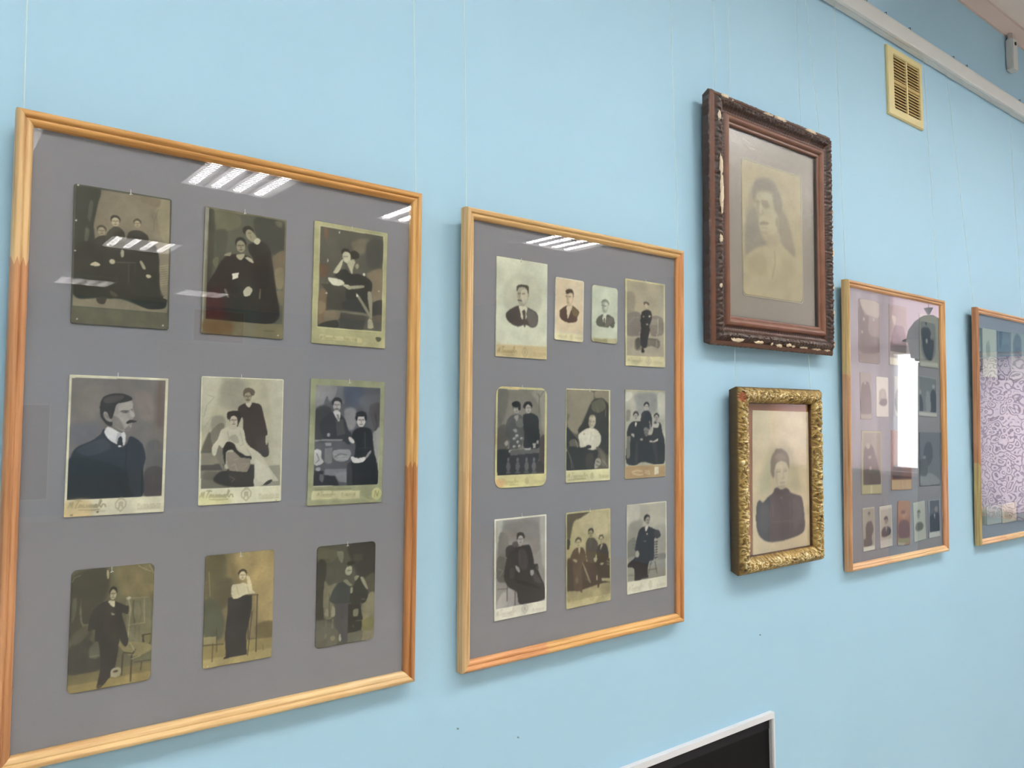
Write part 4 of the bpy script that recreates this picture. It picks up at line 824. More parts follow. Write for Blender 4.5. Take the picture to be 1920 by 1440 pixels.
["cabinet_photograph",2,"cream bust photo of a short haired man in suit, top left in the second frame",[0.1143,0.5543,0.1045,0.1579,-0.0021],[84,161],[5,4,996,868],[466,7],0.008,"c9c6b0",[["P","c6c8b6",14.2,[5,6,995,4,997,861,6,876]],["S","b3b3a2",40.2,[229,209,787,168,841,484,191,522]],["S","4c433d",10.7,[192,606,218,539,429,470,604,480,782,524,814,590,784,653,702,682,561,658,422,684,284,661]],["S","66605a",14.2,[557,501,770,531,796,646,654,660]],["S","c9c6b4",2.4,[436,472,592,477,581,536,578,597,490,602,460,531]],["S","4f463f",2.4,[500,522,562,519,566,670,533,672,517,576]],["S","9b9685",4.7,[396,305,413,274,552,258,623,290,620,363,591,426,522,467,440,459,404,389]],["S","b3ae9c",9.5,[484,311,600,304,591,414,521,442,474,385]],["S","48423a",4.7,[396,329,395,275,482,251,599,255,628,290,620,363,600,316,553,280,437,286]],["L","4e473e",8.3,[415,350,457,344]],["L","4e473e",8.3,[496,347,545,341]],["L","6f6858",5.9,[450,356,439,393]],["L","4a4239",10.7,[416,415,486,418]],["E","9b9685",3.6,[629,357,14,17]],["P","c2b28c",9.5,[6,882,997,863,1000,1000,0,1000]],["T","script","86764f",[33,967,394,967],71],["T","emblem","8f8260",[509,987,609,988],82],["T","caps","94845c",[731,961,989,957],30],["N",4,60]]],
["card_photograph",2,"small pinkish bust card of a young man in an open dark jacket",[0.216,0.5618,0.0644,0.1052,-0.0166],[48,102],[24,18,969,866],None,0.05,"cfc9b8",[["P","c9baa0",13.2,[21,22,971,16,969,865,28,868]],["S","c9bda6",18.8,[380,97,838,91,851,388,641,402]],["S","554136",11.3,[152,586,180,518,393,438,600,429,770,480,835,524,775,605,746,674,506,707,299,691,174,642]],["S","6e5c44",15.0,[600,443,813,506,754,597,605,558]],["S","cbbca4",2.8,[403,447,589,429,521,544,442,644,414,570]],["S","b3a288",4.7,[384,211,591,205,615,289,577,387,496,436,413,427,379,344]],["S","c9b89e",9.4,[468,252,593,253,577,368,494,393]],["S","54463a",5.6,[365,240,373,192,465,165,590,172,629,221,626,288,592,224,508,221,427,247]],["L","5e4e3e",12.2,[366,288,418,287]],["L","5e4e3e",12.2,[470,288,528,284]],["L","93826a",8.5,[418,303,414,351]],["L","7b6852",9.4,[411,387,473,387]],["E","5f5040",4.7,[374,211,21,25]],["P","d3cba9",11.3,[20,878,969,875,1000,1000,0,1000]],["T","script","9d9a72",[145,952,433,949],41],["T","emblem","a09a80",[527,980,643,979],75],["L","9a9a88",4.7,[704,937,959,939]],["L","aaa591",3.8,[40,881,956,874]],["N",4,90]]],
["card_photograph",2,"small pale green bust card of a man, right of the pinkish one",[0.2988,0.5608,0.0628,0.0992,-0.0124],[43,92],[8,17,984,916],None,0.09,"b9bba6",[["P","bfc4b4",14.6,[14,25,966,9,986,899,26,933]],["S","5b5a50",9.4,[169,672,194,587,397,502,627,494,813,531,881,590,866,697,774,718,680,686,635,721,428,721,267,719]],["S","6e685f",9.4,[515,590,674,528,838,572,680,676,519,706]],["P","d3d5c6",3.1,[410,543,559,524,512,643,425,637]],["P","4a483f",3.1,[457,561,503,559,507,675,461,677]],["S","9ea193",7.3,[367,283,435,248,572,245,620,310,600,395,535,483,442,478,382,387]],["S","bcbfb0",9.4,[482,298,597,301,577,397,497,401]],["S","787b6f",7.3,[357,305,400,250,525,224,642,267,668,360,632,310,550,262,413,281]],["L","585b50",11.5,[381,340,438,342]],["L","585b50",11.5,[472,348,541,344]],["L","7b7d70",8.4,[416,364,406,407]],["L","6b6d60",10.4,[430,437,487,439]],["S","c7cabb",5.2,[443,488,580,470,536,536,445,541]],["P","b3ab86",10.4,[10,939,996,909,1000,1000,0,1000]],["P","938c6a",6.3,[90,946,597,930,622,998,103,1003]],["N",4,90]]],
["cabinet_photograph",2,"sepia photo of one slim standing figure in black beside a chair",[0.4028,0.5527,0.1059,0.1568,0.0047],[65,140],[33,17,966,881],[497,1],0.01,"bdb892",[["P","a39a86",7.7,[33,21,975,14,958,875,35,887]],["S","8d8474",23.0,[32,172,229,175,195,410,32,419]],["S","77706a",13.8,[32,419,361,385,359,634,32,649]],["L","928c84",5.4,[97,508,195,441,327,434]],["S","a19c8c",10.7,[837,167,968,191,953,623,866,627]],["S","7b736a",9.2,[595,420,921,410,936,608,627,622]],["P","9f9686",7.7,[35,664,962,622,958,872,35,887]],["S","6f675c",9.2,[227,710,359,665,831,676,830,770,626,755,358,812,243,809]],["L","b5ae9c",4.6,[620,440,800,440]],["L","b5ae9c",4.6,[620,459,800,456]],["L","b5ae9c",4.6,[620,478,799,472]],["L","b5ae9c",4.6,[620,497,799,488]],["L","c3bda9",7.7,[817,423,808,606]],["L","bdb7a4",6.9,[777,607,776,757]],["L","564b42",9.2,[576,679,797,669,828,715]],["L","60554a",6.1,[627,630,763,631]],["S","4e4a42",4.6,[260,693,343,674,359,766,276,800]],["L","9a9384",6.1,[351,604,326,651]],["S","322c2a",3.8,[478,340,579,334,643,362,646,448,594,514,602,576,551,688,525,767,441,786,475,823,424,839,383,826,408,779,359,742,359,650,385,555,368,463,402,368]],["S","55493e",2.3,[445,255,495,240,563,247,588,270,546,277,512,267,478,285,481,308]],["E","b5a892",3.8,[512,287,37,30]],["L","8f8270",4.6,[498,307,503,338]],["E","d3d0c2",2.3,[595,405,25,12]],["S","b5b0a2",2.3,[502,495,569,503,535,513]],["E","8a857a",3.1,[444,416,23,9]],["E","9b9486",3.1,[343,612,23,9]],["P","c7c09d",5.4,[24,889,976,875,1000,992,8,996]],["T","script","8f8c62",[48,953,407,960],49],["T","emblem","8d8a74",[507,976,624,976],84],["T","caps","968f6d",[709,954,957,951],26],["N",5,60]]],
["cabinet_photograph",2,"round cornered photo of two women standing behind a balustrade",[0.1153,0.3491,0.1039,0.1589,-0.0066],[82,164],[35,23,960,873],[495,2],0.11,"c6bf90",[["P","77746c",3.3,[33,29,965,18,956,867,37,881]],["S","8c8980",20.1,[681,46,957,41,961,461,891,374,855,200]],["S","65635c",18.4,[41,42,229,46,185,260,57,380]],["L","62605a",10.0,[836,61,838,253]],["L","5d5b55",7.5,[784,53,853,95,922,32]],["S","56524c",13.4,[42,414,220,396,225,615,39,632]],["P","2c2b2c",5.9,[34,623,290,615,279,876,37,881]],["S","4a413e",13.4,[858,530,970,513,964,867,862,857]],["S","3a3534",6.7,[843,745,947,789,956,867,760,881]],["S","4d4d4c",5.0,[188,396,219,328,316,280,466,279,551,342,544,462,520,548,471,607,274,615,256,531,189,464]],["S","2b2a2c",4.2,[516,291,617,264,701,259,821,305,840,409,858,513,825,616,555,616,544,462]],["S","63625f",6.7,[383,326,500,317,518,394,401,395]],["S","8b8986",2.5,[341,293,433,283,400,339]],["S","8e8b87",3.3,[327,425,393,420,402,450,353,450]],["S","989590",3.3,[167,556,223,531,232,573,192,590]],["E","242120",2.5,[389,189,72,46]],["E","989590",2.5,[390,215,56,47]],["L","53514f",8.7,[356,208,383,208]],["L","53514f",8.7,[403,207,426,207]],["L","6a6864",7.6,[390,212,393,230]],["L","53514f",7.6,[374,244,409,243]],["E","242120",3.3,[381,174,87,29]],["E","242120",3.3,[445,206,27,31]],["E","242120",2.5,[624,186,73,44]],["E","a39f9b",2.5,[624,212,57,45]],["L","595755",8.3,[590,205,618,204]],["L","595755",8.3,[638,204,662,204]],["L","726f6c",7.3,[624,209,628,226]],["L","595755",7.3,[608,239,644,238]],["S","231f1e",3.3,[520,196,548,157,632,141,683,163,683,194,615,169,565,183,557,217]],["E","aaa8a5",3.3,[354,514,28,14]],["E","4e4d4c",1.7,[364,521,12,6]],["E","aaa8a5",3.3,[421,548,28,14]],["E","4e4d4c",1.7,[431,555,12,6]],["E","aaa8a5",3.3,[495,514,28,14]],["E","4e4d4c",1.7,[505,520,12,6]],["E","aaa8a5",3.3,[355,594,28,14]],["E","4e4d4c",1.7,[365,601,12,6]],["E","aaa8a5",3.3,[454,590,28,14]],["E","4e4d4c",1.7,[465,597,12,6]],["E","aaa8a5",3.3,[274,641,28,14]],["E","4e4d4c",1.7,[284,647,11,6]],["E","aaa8a5",3.3,[403,488,28,14]],["E","4e4d4c",1.7,[413,495,12,6]],["P","5c5a5a",3.3,[274,636,555,620,859,616,859,642,758,668,324,683,275,666]],["P","a19f9c",2.5,[546,616,689,608,672,629,572,633]],["P","a5a3a0",2.5,[717,565,782,565,774,612,723,612]],["P","333234",4.2,[275,683,842,659,843,728,760,873,246,875]],["E","989590",3.3,[816,552,24,19]],["E","5f5e60",5.0,[245,792,39,49]],["E","66656a",4.2,[243,724,23,22]],["E","5a595b",3.3,[246,850,49,12]],["E","5f5e60",5.0,[425,793,40,49]],["E","66656a",4.2,[424,726,23,22]],["E","5a595b",3.3,[426,852,50,12]],["E","5f5e60",5.0,[599,795,40,49]],["E","66656a",4.2,[598,727,23,22]],["E","5a595b",3.3,[600,854,50,12]],["E","5f5e60",5.0,[746,796,41,49]],["E","66656a",4.2,[745,728,24,22]],["E","5a595b",3.3,[746,856,51,12]],["L","d0c9a0",4.2,[37,883,956,870]],["T","script","8f8654",[39,955,436,961],46],["T","emblem","8f8a5c",[577,972,644,971],55],["T","caps","9d946c",[761,960,982,957],25],["L","8f8654",3.3,[273,976,436,974]],["S","c9a97c",13.4,[22,914,199,933,120,990,39,980]],["L","b58f62",5.9,[81,7,478,14]],["L","a6764f",4.2,[7,448,7,565]],["N",5,60]]],
["cabinet_photograph",2,"photo of a small child in white on a dark draped seat",[0.2609,0.3505,0.1031,0.1574,0.0003],[72,152],[13,11,971,869],[517,10],0.01,"cdc9a4",[["P","5b544a",3.6,[9,13,980,10,963,871,17,868]],["S","857e6f",16.3,[19,20,541,12,619,94,503,198,370,346,257,483,88,437,22,346]],["S","8b8372",12.6,[658,19,972,15,967,213,896,129,816,92,658,94]],["S","6a6458",12.6,[30,265,77,292,31,346]],["S","35332e",12.6,[276,474,389,346,542,160,658,103,856,111,977,223,963,694,779,645]],["S","5c594b",10.8,[580,141,816,102,896,195,738,252,581,225]],["L","77745f",7.2,[678,169,718,252]],["L","7b7764",7.2,[896,214,887,289]],["L","736f5c",6.3,[816,130,876,186]],["S","2f2d2a",9.0,[13,419,163,492,276,566,52,618,15,654]],["S","5f5b50",7.2,[70,564,201,538,258,620,127,655]],["S","30302f",7.2,[34,636,220,620,429,631,681,644,701,755,624,865,17,868]],["L","b5b1a2",5.4,[210,556,258,629]],["L","7a7568",8.1,[34,654,109,764,128,854]],["L","6b675c",7.2,[90,709,175,855]],["S","99968a",5.4,[662,764,760,756,780,813,643,866]],["L","2b2a28",6.3,[682,783,760,803]],["L","2b2a28",5.4,[662,824,741,835]],["S","6b665a",9.0,[740,663,859,702,899,815,820,841,780,738]],["L","8e8a7c",8.1,[819,767,939,853]],["S","403c36",7.2,[449,714,603,707,604,846,450,852]],["S","c3c0b2",4.5,[266,511,313,470,447,429,563,420,680,439,769,495,789,552,740,616,661,634,681,655,506,655,448,622,315,630,295,566]],["L","99968a",5.4,[563,466,544,550]],["L","a5a295",4.5,[661,513,641,532]],["E","55524a",2.7,[399,486,13,6]],["L","a7a497",5.4,[314,529,371,603]],["E","2b2926",3.6,[502,625,58,20]],["S","a8a08e",4.5,[504,327,542,290,620,285,663,327,650,383,582,429,514,401]],["S","8f8775",4.5,[504,346,543,327,553,411,504,392]],["L","5f584b",7.2,[533,351,562,351]],["L","5f584b",7.2,[595,353,630,351]],["L","6e6656",5.4,[553,392,601,394]],["E","8b8472",4.5,[581,290,62,13]],["T","script","8b8450",[36,947,479,958],54],["T","emblem","857e50",[547,974,624,974],54],["T","caps","8b8450",[742,959,990,962],30],["L","7b7549",4.5,[55,972,451,968]],["N",5,60]]],
["cabinet_photograph",2,"photo of three young people in black on light ground, brown foot band",[0.4031,0.3515,0.1065,0.1596,0.0025],[66,145],[7,17,991,850],None,0.01,"aba488",[["P","a9a79b",7.6,[10,21,993,15,990,860,6,855]],["S","8a8a88",28.5,[235,55,742,37,784,212,633,272,316,274,254,159]],["S","bfbeb2",13.3,[20,30,173,37,131,104,19,134]],["S","7f7d72",11.4,[28,238,120,237,109,332,27,351]],["S","b9b8ad",15.2,[807,46,982,43,981,309,849,310]],["S","2b2829",6.6,[36,484,108,389,211,356,378,360,483,408,524,505,653,506,696,428,740,379,871,379,925,487,980,587,979,825,780,861,629,838,416,815,227,850,22,808,45,579]],["S","2e2c2e",4.7,[378,351,399,264,505,234,611,253,664,350,632,428,503,467,398,408]],["S","8f8a86",3.8,[589,350,621,389,642,467,610,467]],["S","77736f",4.7,[461,428,578,447,535,525,471,505]],["L","2e2c2e",4.7,[472,466,567,476]],["L","2e2c2e",4.7,[482,496,556,506]],["P","79776e",5.7,[45,522,127,523,104,771,43,770]],["L","4c4a45",5.7,[82,532,74,771]],["S","3a3536",9.5,[652,604,760,605,803,812,759,831]],["S","3a3737",7.6,[250,610,313,610,301,803,228,821]],["S","cbc8c0",1.9,[232,370,277,370,262,413,236,404]],["S","b9b5ad",3.8,[707,379,838,374,805,428,686,423]],["S","a6a19b",3.8,[148,490,220,504,210,538,158,518]],["E","a6a19b",3.8,[397,561,38,13]],["S","c0bdb5",3.8,[588,574,695,580,804,556,793,585,631,599]],["S","4a4346",5.7,[707,379,740,350,783,379]],["E","262322",2.8,[257,279,67,38]],["E","a49e98",2.8,[257,301,52,39]],["L","5a5653",7.3,[226,294,251,294]],["L","5a5653",7.3,[270,294,292,294]],["L","726e6a",6.4,[257,298,260,313]],["L","5a5653",6.4,[241,324,274,324]],["E","262322",2.8,[522,171,69,37]],["E","a8a29c",2.8,[522,193,54,37]],["L","5c5955",7.0,[491,187,516,186]],["L","5c5955",7.0,[535,186,557,186]],["L","75716d",6.1,[522,190,525,204]],["L","5c5955",6.1,[506,215,540,215]],["E","2b2726",2.8,[773,296,66,35]],["E","a19b94",2.8,[773,317,51,36]],["L","585551",6.7,[742,311,767,311]],["L","585551",6.7,[785,311,806,311]],["L","706c67",5.8,[773,315,776,328]],["L","585551",5.8,[757,339,790,339]],["P","a38a66",6.6,[5,860,989,863,1000,1000,0,1000]],["L","c9bfa3",8.5,[165,926,269,909,415,922]],["L","c9bfa3",9.5,[185,941,352,964,436,956]],["L","c9bfa3",7.6,[479,918,585,926,596,960,489,938]],["P","cfc9b5",2.8,[715,879,824,877,824,961,725,968]],["N",5,60]]],
["cabinet_photograph",2,"white edged photo of a woman in black on an armchair",[0.1158,0.1445,0.1051,0.1562,0.0075],[85,164],[30,16,964,885],[509,-16],0.01,"d6d3c6",[["P","8e8a87",4.7,[32,18,965,16,965,890,29,881]],["S","b0afa8",22.6,[35,26,160,23,89,209,36,301]],["S","807b79",28.3,[195,63,788,58,903,303,750,391,636,265,268,240]],["S","a5a3a0",18.9,[864,33,961,28,961,505,903,441]],["S","74716d",13.2,[89,152,250,182,250,373,197,503,72,493]],["S","5e5c56",11.3,[54,387,196,388,269,509,233,639,55,605]],["L","8c8b83",4.7,[72,493,161,519,90,570]],["P","8c8884",13.2,[37,622,269,643,415,887,29,881]],["S","aaa6a3",17.0,[91,778,197,731,251,861,38,877]],["S","9a9696",9.4,[251,698,360,747,378,864,242,860]],["L","35312f",7.5,[242,640,233,821]],["L","35312f",8.5,[387,730,382,874]],["L","4a4643",5.7,[55,690,233,701]],["S","3a3535",5.7,[205,313,268,274,414,289,451,369,232,391]],["S","4c4747",5.7,[331,254,414,240,450,291,359,295]],["S","302d2e",5.7,[395,307,469,297,580,290,674,307,740,439,750,489,826,505,836,565,903,659,961,734,965,863,712,887,470,873,415,752,269,690,179,597,197,484,250,373]],["S","403d3e",9.4,[451,349,580,339,637,460,599,535,469,506]],["S","262425",7.5,[414,627,674,678,903,758,637,714,433,657]],["S","474445",7.5,[750,567,903,699,750,665]],["L","514e4f",5.7,[469,331,478,468]],["S","9a9694",3.8,[387,484,451,504,479,555,423,540]],["S","9a9694",3.8,[678,552,740,557,746,596,712,611,678,591]],["E","aba8a5",2.8,[329,583,36,9]],["S","504c4b",4.7,[788,526,836,525,826,569]],["S","3e3b3a",5.7,[287,510,378,508,359,603,287,596]],["E","2f2a29",2.8,[487,203,72,46]],["E","a39e9c",2.8,[487,230,56,47]],["L","595655",8.8,[454,220,481,222]],["L","595655",8.8,[501,223,524,225]],["L","726e6d",7.7,[487,227,491,245]],["L","595655",7.7,[471,257,506,259]],["S","3a3331",3.8,[417,202,423,164,496,154,558,182,561,221,506,183,450,185,436,222]],["L","dedbd0",4.7,[29,884,965,892]],["T","script","aaa494",[30,956,406,963],58],["T","emblem","8e8a84",[516,976,628,978],79],["T","caps","b0ab9e",[722,976,961,979],32],["N",4,60]]],
["cabinet_photograph",2,"yellow sepia photo of three young men, one standing behind",[0.2627,0.1431,0.1034,0.1593,0.0112],[73,155],[23,14,978,923],[526,0],0.02,"aea581",[["P","a39a78",8.6,[29,10,968,19,990,932,17,916]],["S","b5ac8c",32.3,[282,34,869,60,912,276,438,250]],["S","5c523f",12.9,[29,17,514,6,327,69,166,105,95,264,38,294]],["S","3d3a2b",8.6,[16,282,83,296,70,371,14,379]],["S","463c30",12.9,[18,497,179,508,338,551,1001,551,994,798,753,801,331,834,19,825]],["P","9a906f",12.9,[20,814,308,832,994,787,990,932,17,916]],["L","40382d",7.5,[753,785,994,803]],["L","3c342a",7.5,[779,715,995,747]],["P","a89e7e",5.4,[778,742,983,758,982,791,789,771]],["S","594a3c",5.4,[90,470,159,398,251,377,365,389,432,470,430,557,337,584,354,836,285,836,173,800,144,560,112,514]],["S","52483b",5.4,[435,349,483,297,554,287,647,317,705,376,655,484,593,568,477,550,433,448]],["S","42372c",5.4,[667,451,716,388,813,371,908,399,953,525,855,586,753,779,704,842,660,706,616,592,688,553]],["S","4a3b31",7.5,[361,553,500,551,663,617,683,752,471,758]],["S","b0a68b",3.2,[262,383,308,383,295,445,277,436]],["S","aaa086",3.2,[776,380,817,385,763,435]],["S","a79d82",4.3,[146,490,236,506,224,533,168,513]],["S","a79d82",4.3,[607,514,677,519,664,562,617,548]],["E","a79d82",4.3,[794,588,43,13]],["S","8c8168",4.3,[350,541,395,577,530,751,495,749]],["L","84795f",5.4,[426,721,530,749]],["S","b0a68b",3.2,[672,707,696,708,695,753,671,751]],["E","6c5f4c",5.4,[231,718,32,35]],["L","776c55",5.4,[530,294,551,389]],["E","4a4032",3.2,[266,308,69,39]],["E","a39878",3.2,[266,331,54,40]],["L","595342",7.6,[234,322,259,324]],["L","595342",7.6,[279,325,301,326]],["L","726a54",6.6,[266,328,268,343]],["L","595342",6.6,[249,354,283,356]],["E","3e3529",3.2,[546,229,66,40]],["E","9d9273",3.2,[545,253,51,41]],["L","56503f",7.6,[515,244,539,246]],["L","56503f",7.6,[558,247,579,248]],["L","6d6650",6.6,[545,250,548,266]],["L","56503f",6.6,[529,276,562,278]],["E","575040",3.2,[781,310,57,38]],["E","aba181",3.2,[780,332,44,39]],["L","5e5846",7.2,[754,324,775,325]],["L","5e5846",7.2,[791,326,809,327]],["L","77705a",6.3,[780,329,782,344]],["L","5e5846",6.3,[766,355,794,356]],["L","9a906e",9.7,[915,568,964,582]],["L","9a906e",7.5,[914,601,963,610]],["T","script","8a8058",[35,939,386,942],55],["T","emblem","837a56",[508,960,618,962],75],["T","caps","958b66",[725,954,977,956],36],["N",6,50]]],
["cabinet_photograph",2,"white edged photo of a man in black leaning on a carved chair",[0.4076,0.1471,0.105,0.1584,0.0085],[66,144],[13,7,974,867],None,0.01,"d3d0c0",[["P","a7a397",9.3,[15,6,989,9,959,880,12,855]],["S","b7b3a8",27.8,[19,23,321,27,240,229,13,250]],["S","8f8b81",25.5,[64,219,394,203,211,401,19,481]],["S","9a968c",23.2,[680,313,973,272,967,594,784,605]],["S","77756b",13.9,[21,412,237,403,232,613,16,597]],["P","8d8a82",13.9,[16,585,962,606,959,880,12,855]],["S","7c7972",9.3,[677,610,962,606,962,667,676,658]],["S","2c282b",5.8,[263,346,342,276,523,269,706,315,812,345,825,405,679,419,663,645,544,672,503,788,515,849,357,848,331,867,176,852,166,726,14,690,53,646,207,587,196,493]],["S","c9c5bd",2.3,[440,270,523,267,470,324]],["S","77726c",3.5,[391,424,468,429,442,439]],["E","c9c5bd",2.3,[496,351,16,11]],["S","a39e95",4.6,[208,535,280,534,284,593,207,593]],["E","2b2626",3.5,[493,175,79,44]],["E","948d82",3.5,[511,201,61,45]],["L","514d47",8.5,[478,192,507,193]],["L","514d47",8.5,[529,195,554,196]],["L","67625b",7.5,[518,198,532,216]],["L","514d47",7.5,[496,227,534,229]],["S","3c3837",5.8,[679,337,785,326,825,393,745,424,679,384]],["E","454140",3.5,[718,458,53,11]],["E","a8a49a",2.3,[745,474,27,5]],["E","454140",3.5,[718,487,53,11]],["E","a8a49a",2.3,[744,503,27,5]],["E","454140",3.5,[718,517,53,11]],["E","a8a49a",2.3,[744,533,27,5]],["E","454140",3.5,[717,547,53,11]],["E","a8a49a",2.3,[744,563,27,5]],["E","454140",3.5,[717,577,53,11]],["E","a8a49a",2.3,[744,593,27,5]],["E","454140",3.5,[717,607,53,11]],["E","a8a49a",2.3,[743,623,27,5]],["E","454140",3.5,[717,636,53,11]],["E","a8a49a",2.3,[743,653,27,5]],["L","b5b1a6",5.8,[692,432,703,624]],["L","3f3b3a",7.0,[597,664,529,802]],["L","3a3635",8.1,[690,682,742,819]],["L","3a3635",5.8,[516,765,742,765]],["L","4a4644",5.8,[557,708,623,689]],["L","5a5652",5.8,[123,384,199,379]],["L","5a5652",5.8,[122,418,198,414]],["L","5a5652",5.8,[121,453,197,449]],["L","5a5652",5.8,[120,488,197,484]],["S","8d8a80",5.8,[26,715,153,725,163,844,27,844]],["L","55514c",5.8,[36,786,164,794]],["L","dbd8ca",4.6,[11,858,959,883]],["T","script","a8a492",[24,963,395,960],60],["T","emblem","9a9686",[527,977,615,979],74],["T","caps","aba796",[741,971,986,974],34],["N",4,50]]],
["portrait_drawing","dark","faded drawn portrait of a moustached man, inside the old carved frame",[0.2223,0.2548,0.2174,0.2836,0.0098],[98,213],None,None,0.05,"ab9d78",[["S","a49671",53.6,[48,12,937,7,928,279,764,241,563,107,123,157]],["S","b0a37c",53.6,[669,711,982,590,990,987,184,986,50,899]],["S","978c72",35.7,[51,372,162,198,197,357,274,457,312,544,390,600,152,667,54,721]],["S","857d6b",26.8,[49,480,119,365,257,351,292,528,410,598,191,650,54,721]],["S","8a8069",28.6,[567,318,700,313,799,441,886,636,793,635,652,584,564,465]],["S","ab9f7c",17.9,[14,751,211,648,430,596,611,570,855,657,979,674,990,987,380,1006,29,971]],["S","9f926f",35.7,[92,735,309,662,385,808,128,848]],["L","9a8e6d",16.1,[519,633,527,723,473,846]],["L","978b6c",7.1,[430,567,592,555]],["L","a09475",8.9,[389,604,469,621,591,576]],["S","a09476",16.1,[412,516,593,480,601,566,430,596]],["S","a89d7d",14.3,[223,273,240,216,380,182,500,187,539,247,557,319,596,397,553,484,431,525,322,514,264,467,256,387,225,345]],["S","988d72",23.2,[223,282,278,294,275,421,236,389]],["S","ada283",14.3,[299,223,459,206,488,262,358,267]],["S","837b69",19.6,[160,280,162,189,232,122,382,86,522,102,602,167,661,234,649,309,557,342,508,269,490,202,380,187,250,215,209,274]],["S","7d7563",21.4,[222,146,401,107,521,139,460,178,280,189]],["S","80775f",17.9,[539,256,650,254,628,316,557,323]],["S","867d66",12.5,[308,283,397,272,447,298,386,323,327,309]],["L","877e68",14.3,[189,291,274,285]],["L","80775f",9.8,[314,272,422,267]],["L","8f866d",10.7,[228,304,277,303]],["S","b0a586",7.1,[277,321,309,295,320,353,276,365]],["L","93896c",10.7,[320,344,339,369,299,382]],["S","7f755f",10.7,[266,454,330,426,426,427,417,441,329,454]],["L","93886c",7.1,[303,477,393,469]],["S","9b9072",12.5,[293,505,392,500,391,523,316,521]],["S","8f846b",12.5,[545,384,592,370,585,435,550,439]],["N",3,90]]],
["portrait_drawing","gold","sepia bust of a woman in a high necked black dress, inside the gilt frame",[0.1682,0.1768,0.2131,0.3053,-0.0126],[93,237],None,None,0.0,"c3b497",[["S","c6b99f",41.0,[5,5,994,8,992,254,5,237]],["S","aca488",51.3,[92,570,180,386,308,264,464,235,650,259,757,401,838,576,675,549,307,557]],["S","aaa185",36.9,[622,430,716,389,783,574,648,537]],["S","514a4a",9.2,[54,753,67,641,117,610,167,629,243,596,333,568,385,533,568,540,648,575,756,595,837,614,878,707,891,837,808,876,620,897,384,907,205,890,92,837]],["S","5c5555",30.8,[117,663,205,636,281,681,256,835,129,808]],["S","5e5656",30.8,[675,624,810,640,836,770,700,838]],["L","7c7674",3.1,[328,641,338,736]],["L","766f6d",3.1,[621,632,620,834]],["L","454041",6.2,[385,581,489,658,493,880]],["L","6f6967",3.1,[307,765,674,778]],["E","807a78",3.1,[478,605,16,6]],["S","b7ad97",7.2,[359,475,354,401,385,362,516,355,582,375,601,418,590,471,558,521,494,547,424,532]],["S","a59b85",14.4,[359,412,401,413,424,524,380,497]],["S","bdb39e",8.2,[437,382,556,380,564,417,463,415]],["S","756c5e",11.3,[292,410,298,347,344,296,438,270,548,281,612,329,617,400,596,388,564,362,477,349,398,367,364,412,349,464,308,442]],["S","827969",12.3,[354,323,464,296,575,333,438,342]],["E","6d6456",9.2,[443,279,74,17]],["L","7a705f",6.2,[398,426,463,423]],["L","7a705f",6.2,[521,423,574,419]],["L","8a806c",3.1,[398,411,474,409]],["L","8a806c",3.1,[516,410,574,407]],["L","948a76",5.1,[505,432,524,467,489,473]],["L","83766a",6.2,[463,501,542,500]],["L","9d937e",4.1,[474,514,526,515]],["S","988e79",10.3,[424,521,555,523,521,543,442,536]],["S","4a4344",5.1,[380,541,476,555,574,547,589,578,385,581]],["N",3,120]]],
["cabinet_photograph",3,"rounded dark card with standing figures, top left of the narrow reflecting mount",[0.1153,0.5758,0.1013,0.1574,-0.0044],[36,105],None,None,0.06,"7c766a",[["S","a19a8c",14.6,[66,14,956,16,960,249,584,247,305,206]],["S","544f46",11.0,[26,25,117,108,277,243,471,271,498,530,964,592,967,807,19,806]],["S","7a7064",11.0,[556,360,814,312,816,539,555,547]],["S","6b655a",7.3,[17,872,968,846,970,995,14,995]],["E","a39c8e",5.5,[249,317,39,31]],["E","a39c8e",5.5,[713,297,40,28]],["E","a39c8e",5.5,[163,523,44,22]]]],
["cabinet_photograph",3,"dim card with white foot band, second in the top row of the narrow reflecting mount",[0.262,0.5758,0.0944,0.1557,-0.013],[30,99],[58,19,947,773],None,0.01,"8d867c",[["P","7c766c",5.8,[64,20,948,18,948,800,54,807]],["S","433d3c",9.7,[306,350,504,332,844,378,948,779,48,788,176,502]],["S","a39c8c",9.7,[144,191,372,199,306,340]],["P","c9c3b0",5.8,[22,876,948,871,948,992,22,992]]]],
["cabinet_photograph",3,"card with an oval seated portrait, top right of the narrow reflecting mount",[0.4355,0.5734,0.1124,0.1434,-0.0169],[33,88],[35,138,835,869],None,0.02,"93968e",[["S","76797a",15.3,[12,193,306,104,804,154,868,591,640,855,238,844,21,574]],["S","383f49",13.1,[97,296,426,239,580,330,548,446,738,481,705,691,577,868,329,818,180,689,123,514]],["E","9aa0a3",6.6,[363,501,61,45]],["E","3c424c",6.6,[336,168,42,40]],["P","b3b6ae",8.7,[30,905,967,894,967,965,15,983]]]],
["card_photograph",3,"small dim card with a lone figure, left of the second row in the narrow mount",[0.0947,0.4158,0.0517,0.1139,0.0089],[20,77],None,None,0.02,"8b847b",[["S","5c544c",16.5,[95,317,353,204,798,219,1000,546,944,883,17,879]],["P","97907f",11.8,[15,892,1000,884,1000,1000,0,1000]],["E","8f8779",9.4,[449,224,99,35]]]],
["card_photograph",3,"small white card with a tiny bust portrait, second row of the narrow mount",[0.1761,0.4155,0.0594,0.1005,-0.0049],[21,67],None,None,0.04,"d3cec4",[["S","a8a29a",21.6,[201,518,300,325,721,315,860,566,711,710,333,682]],["S","6f6a68",13.5,[224,641,430,557,812,553,858,681,566,724,286,696]],["E","b5aea5",10.8,[546,458,124,72]]]],
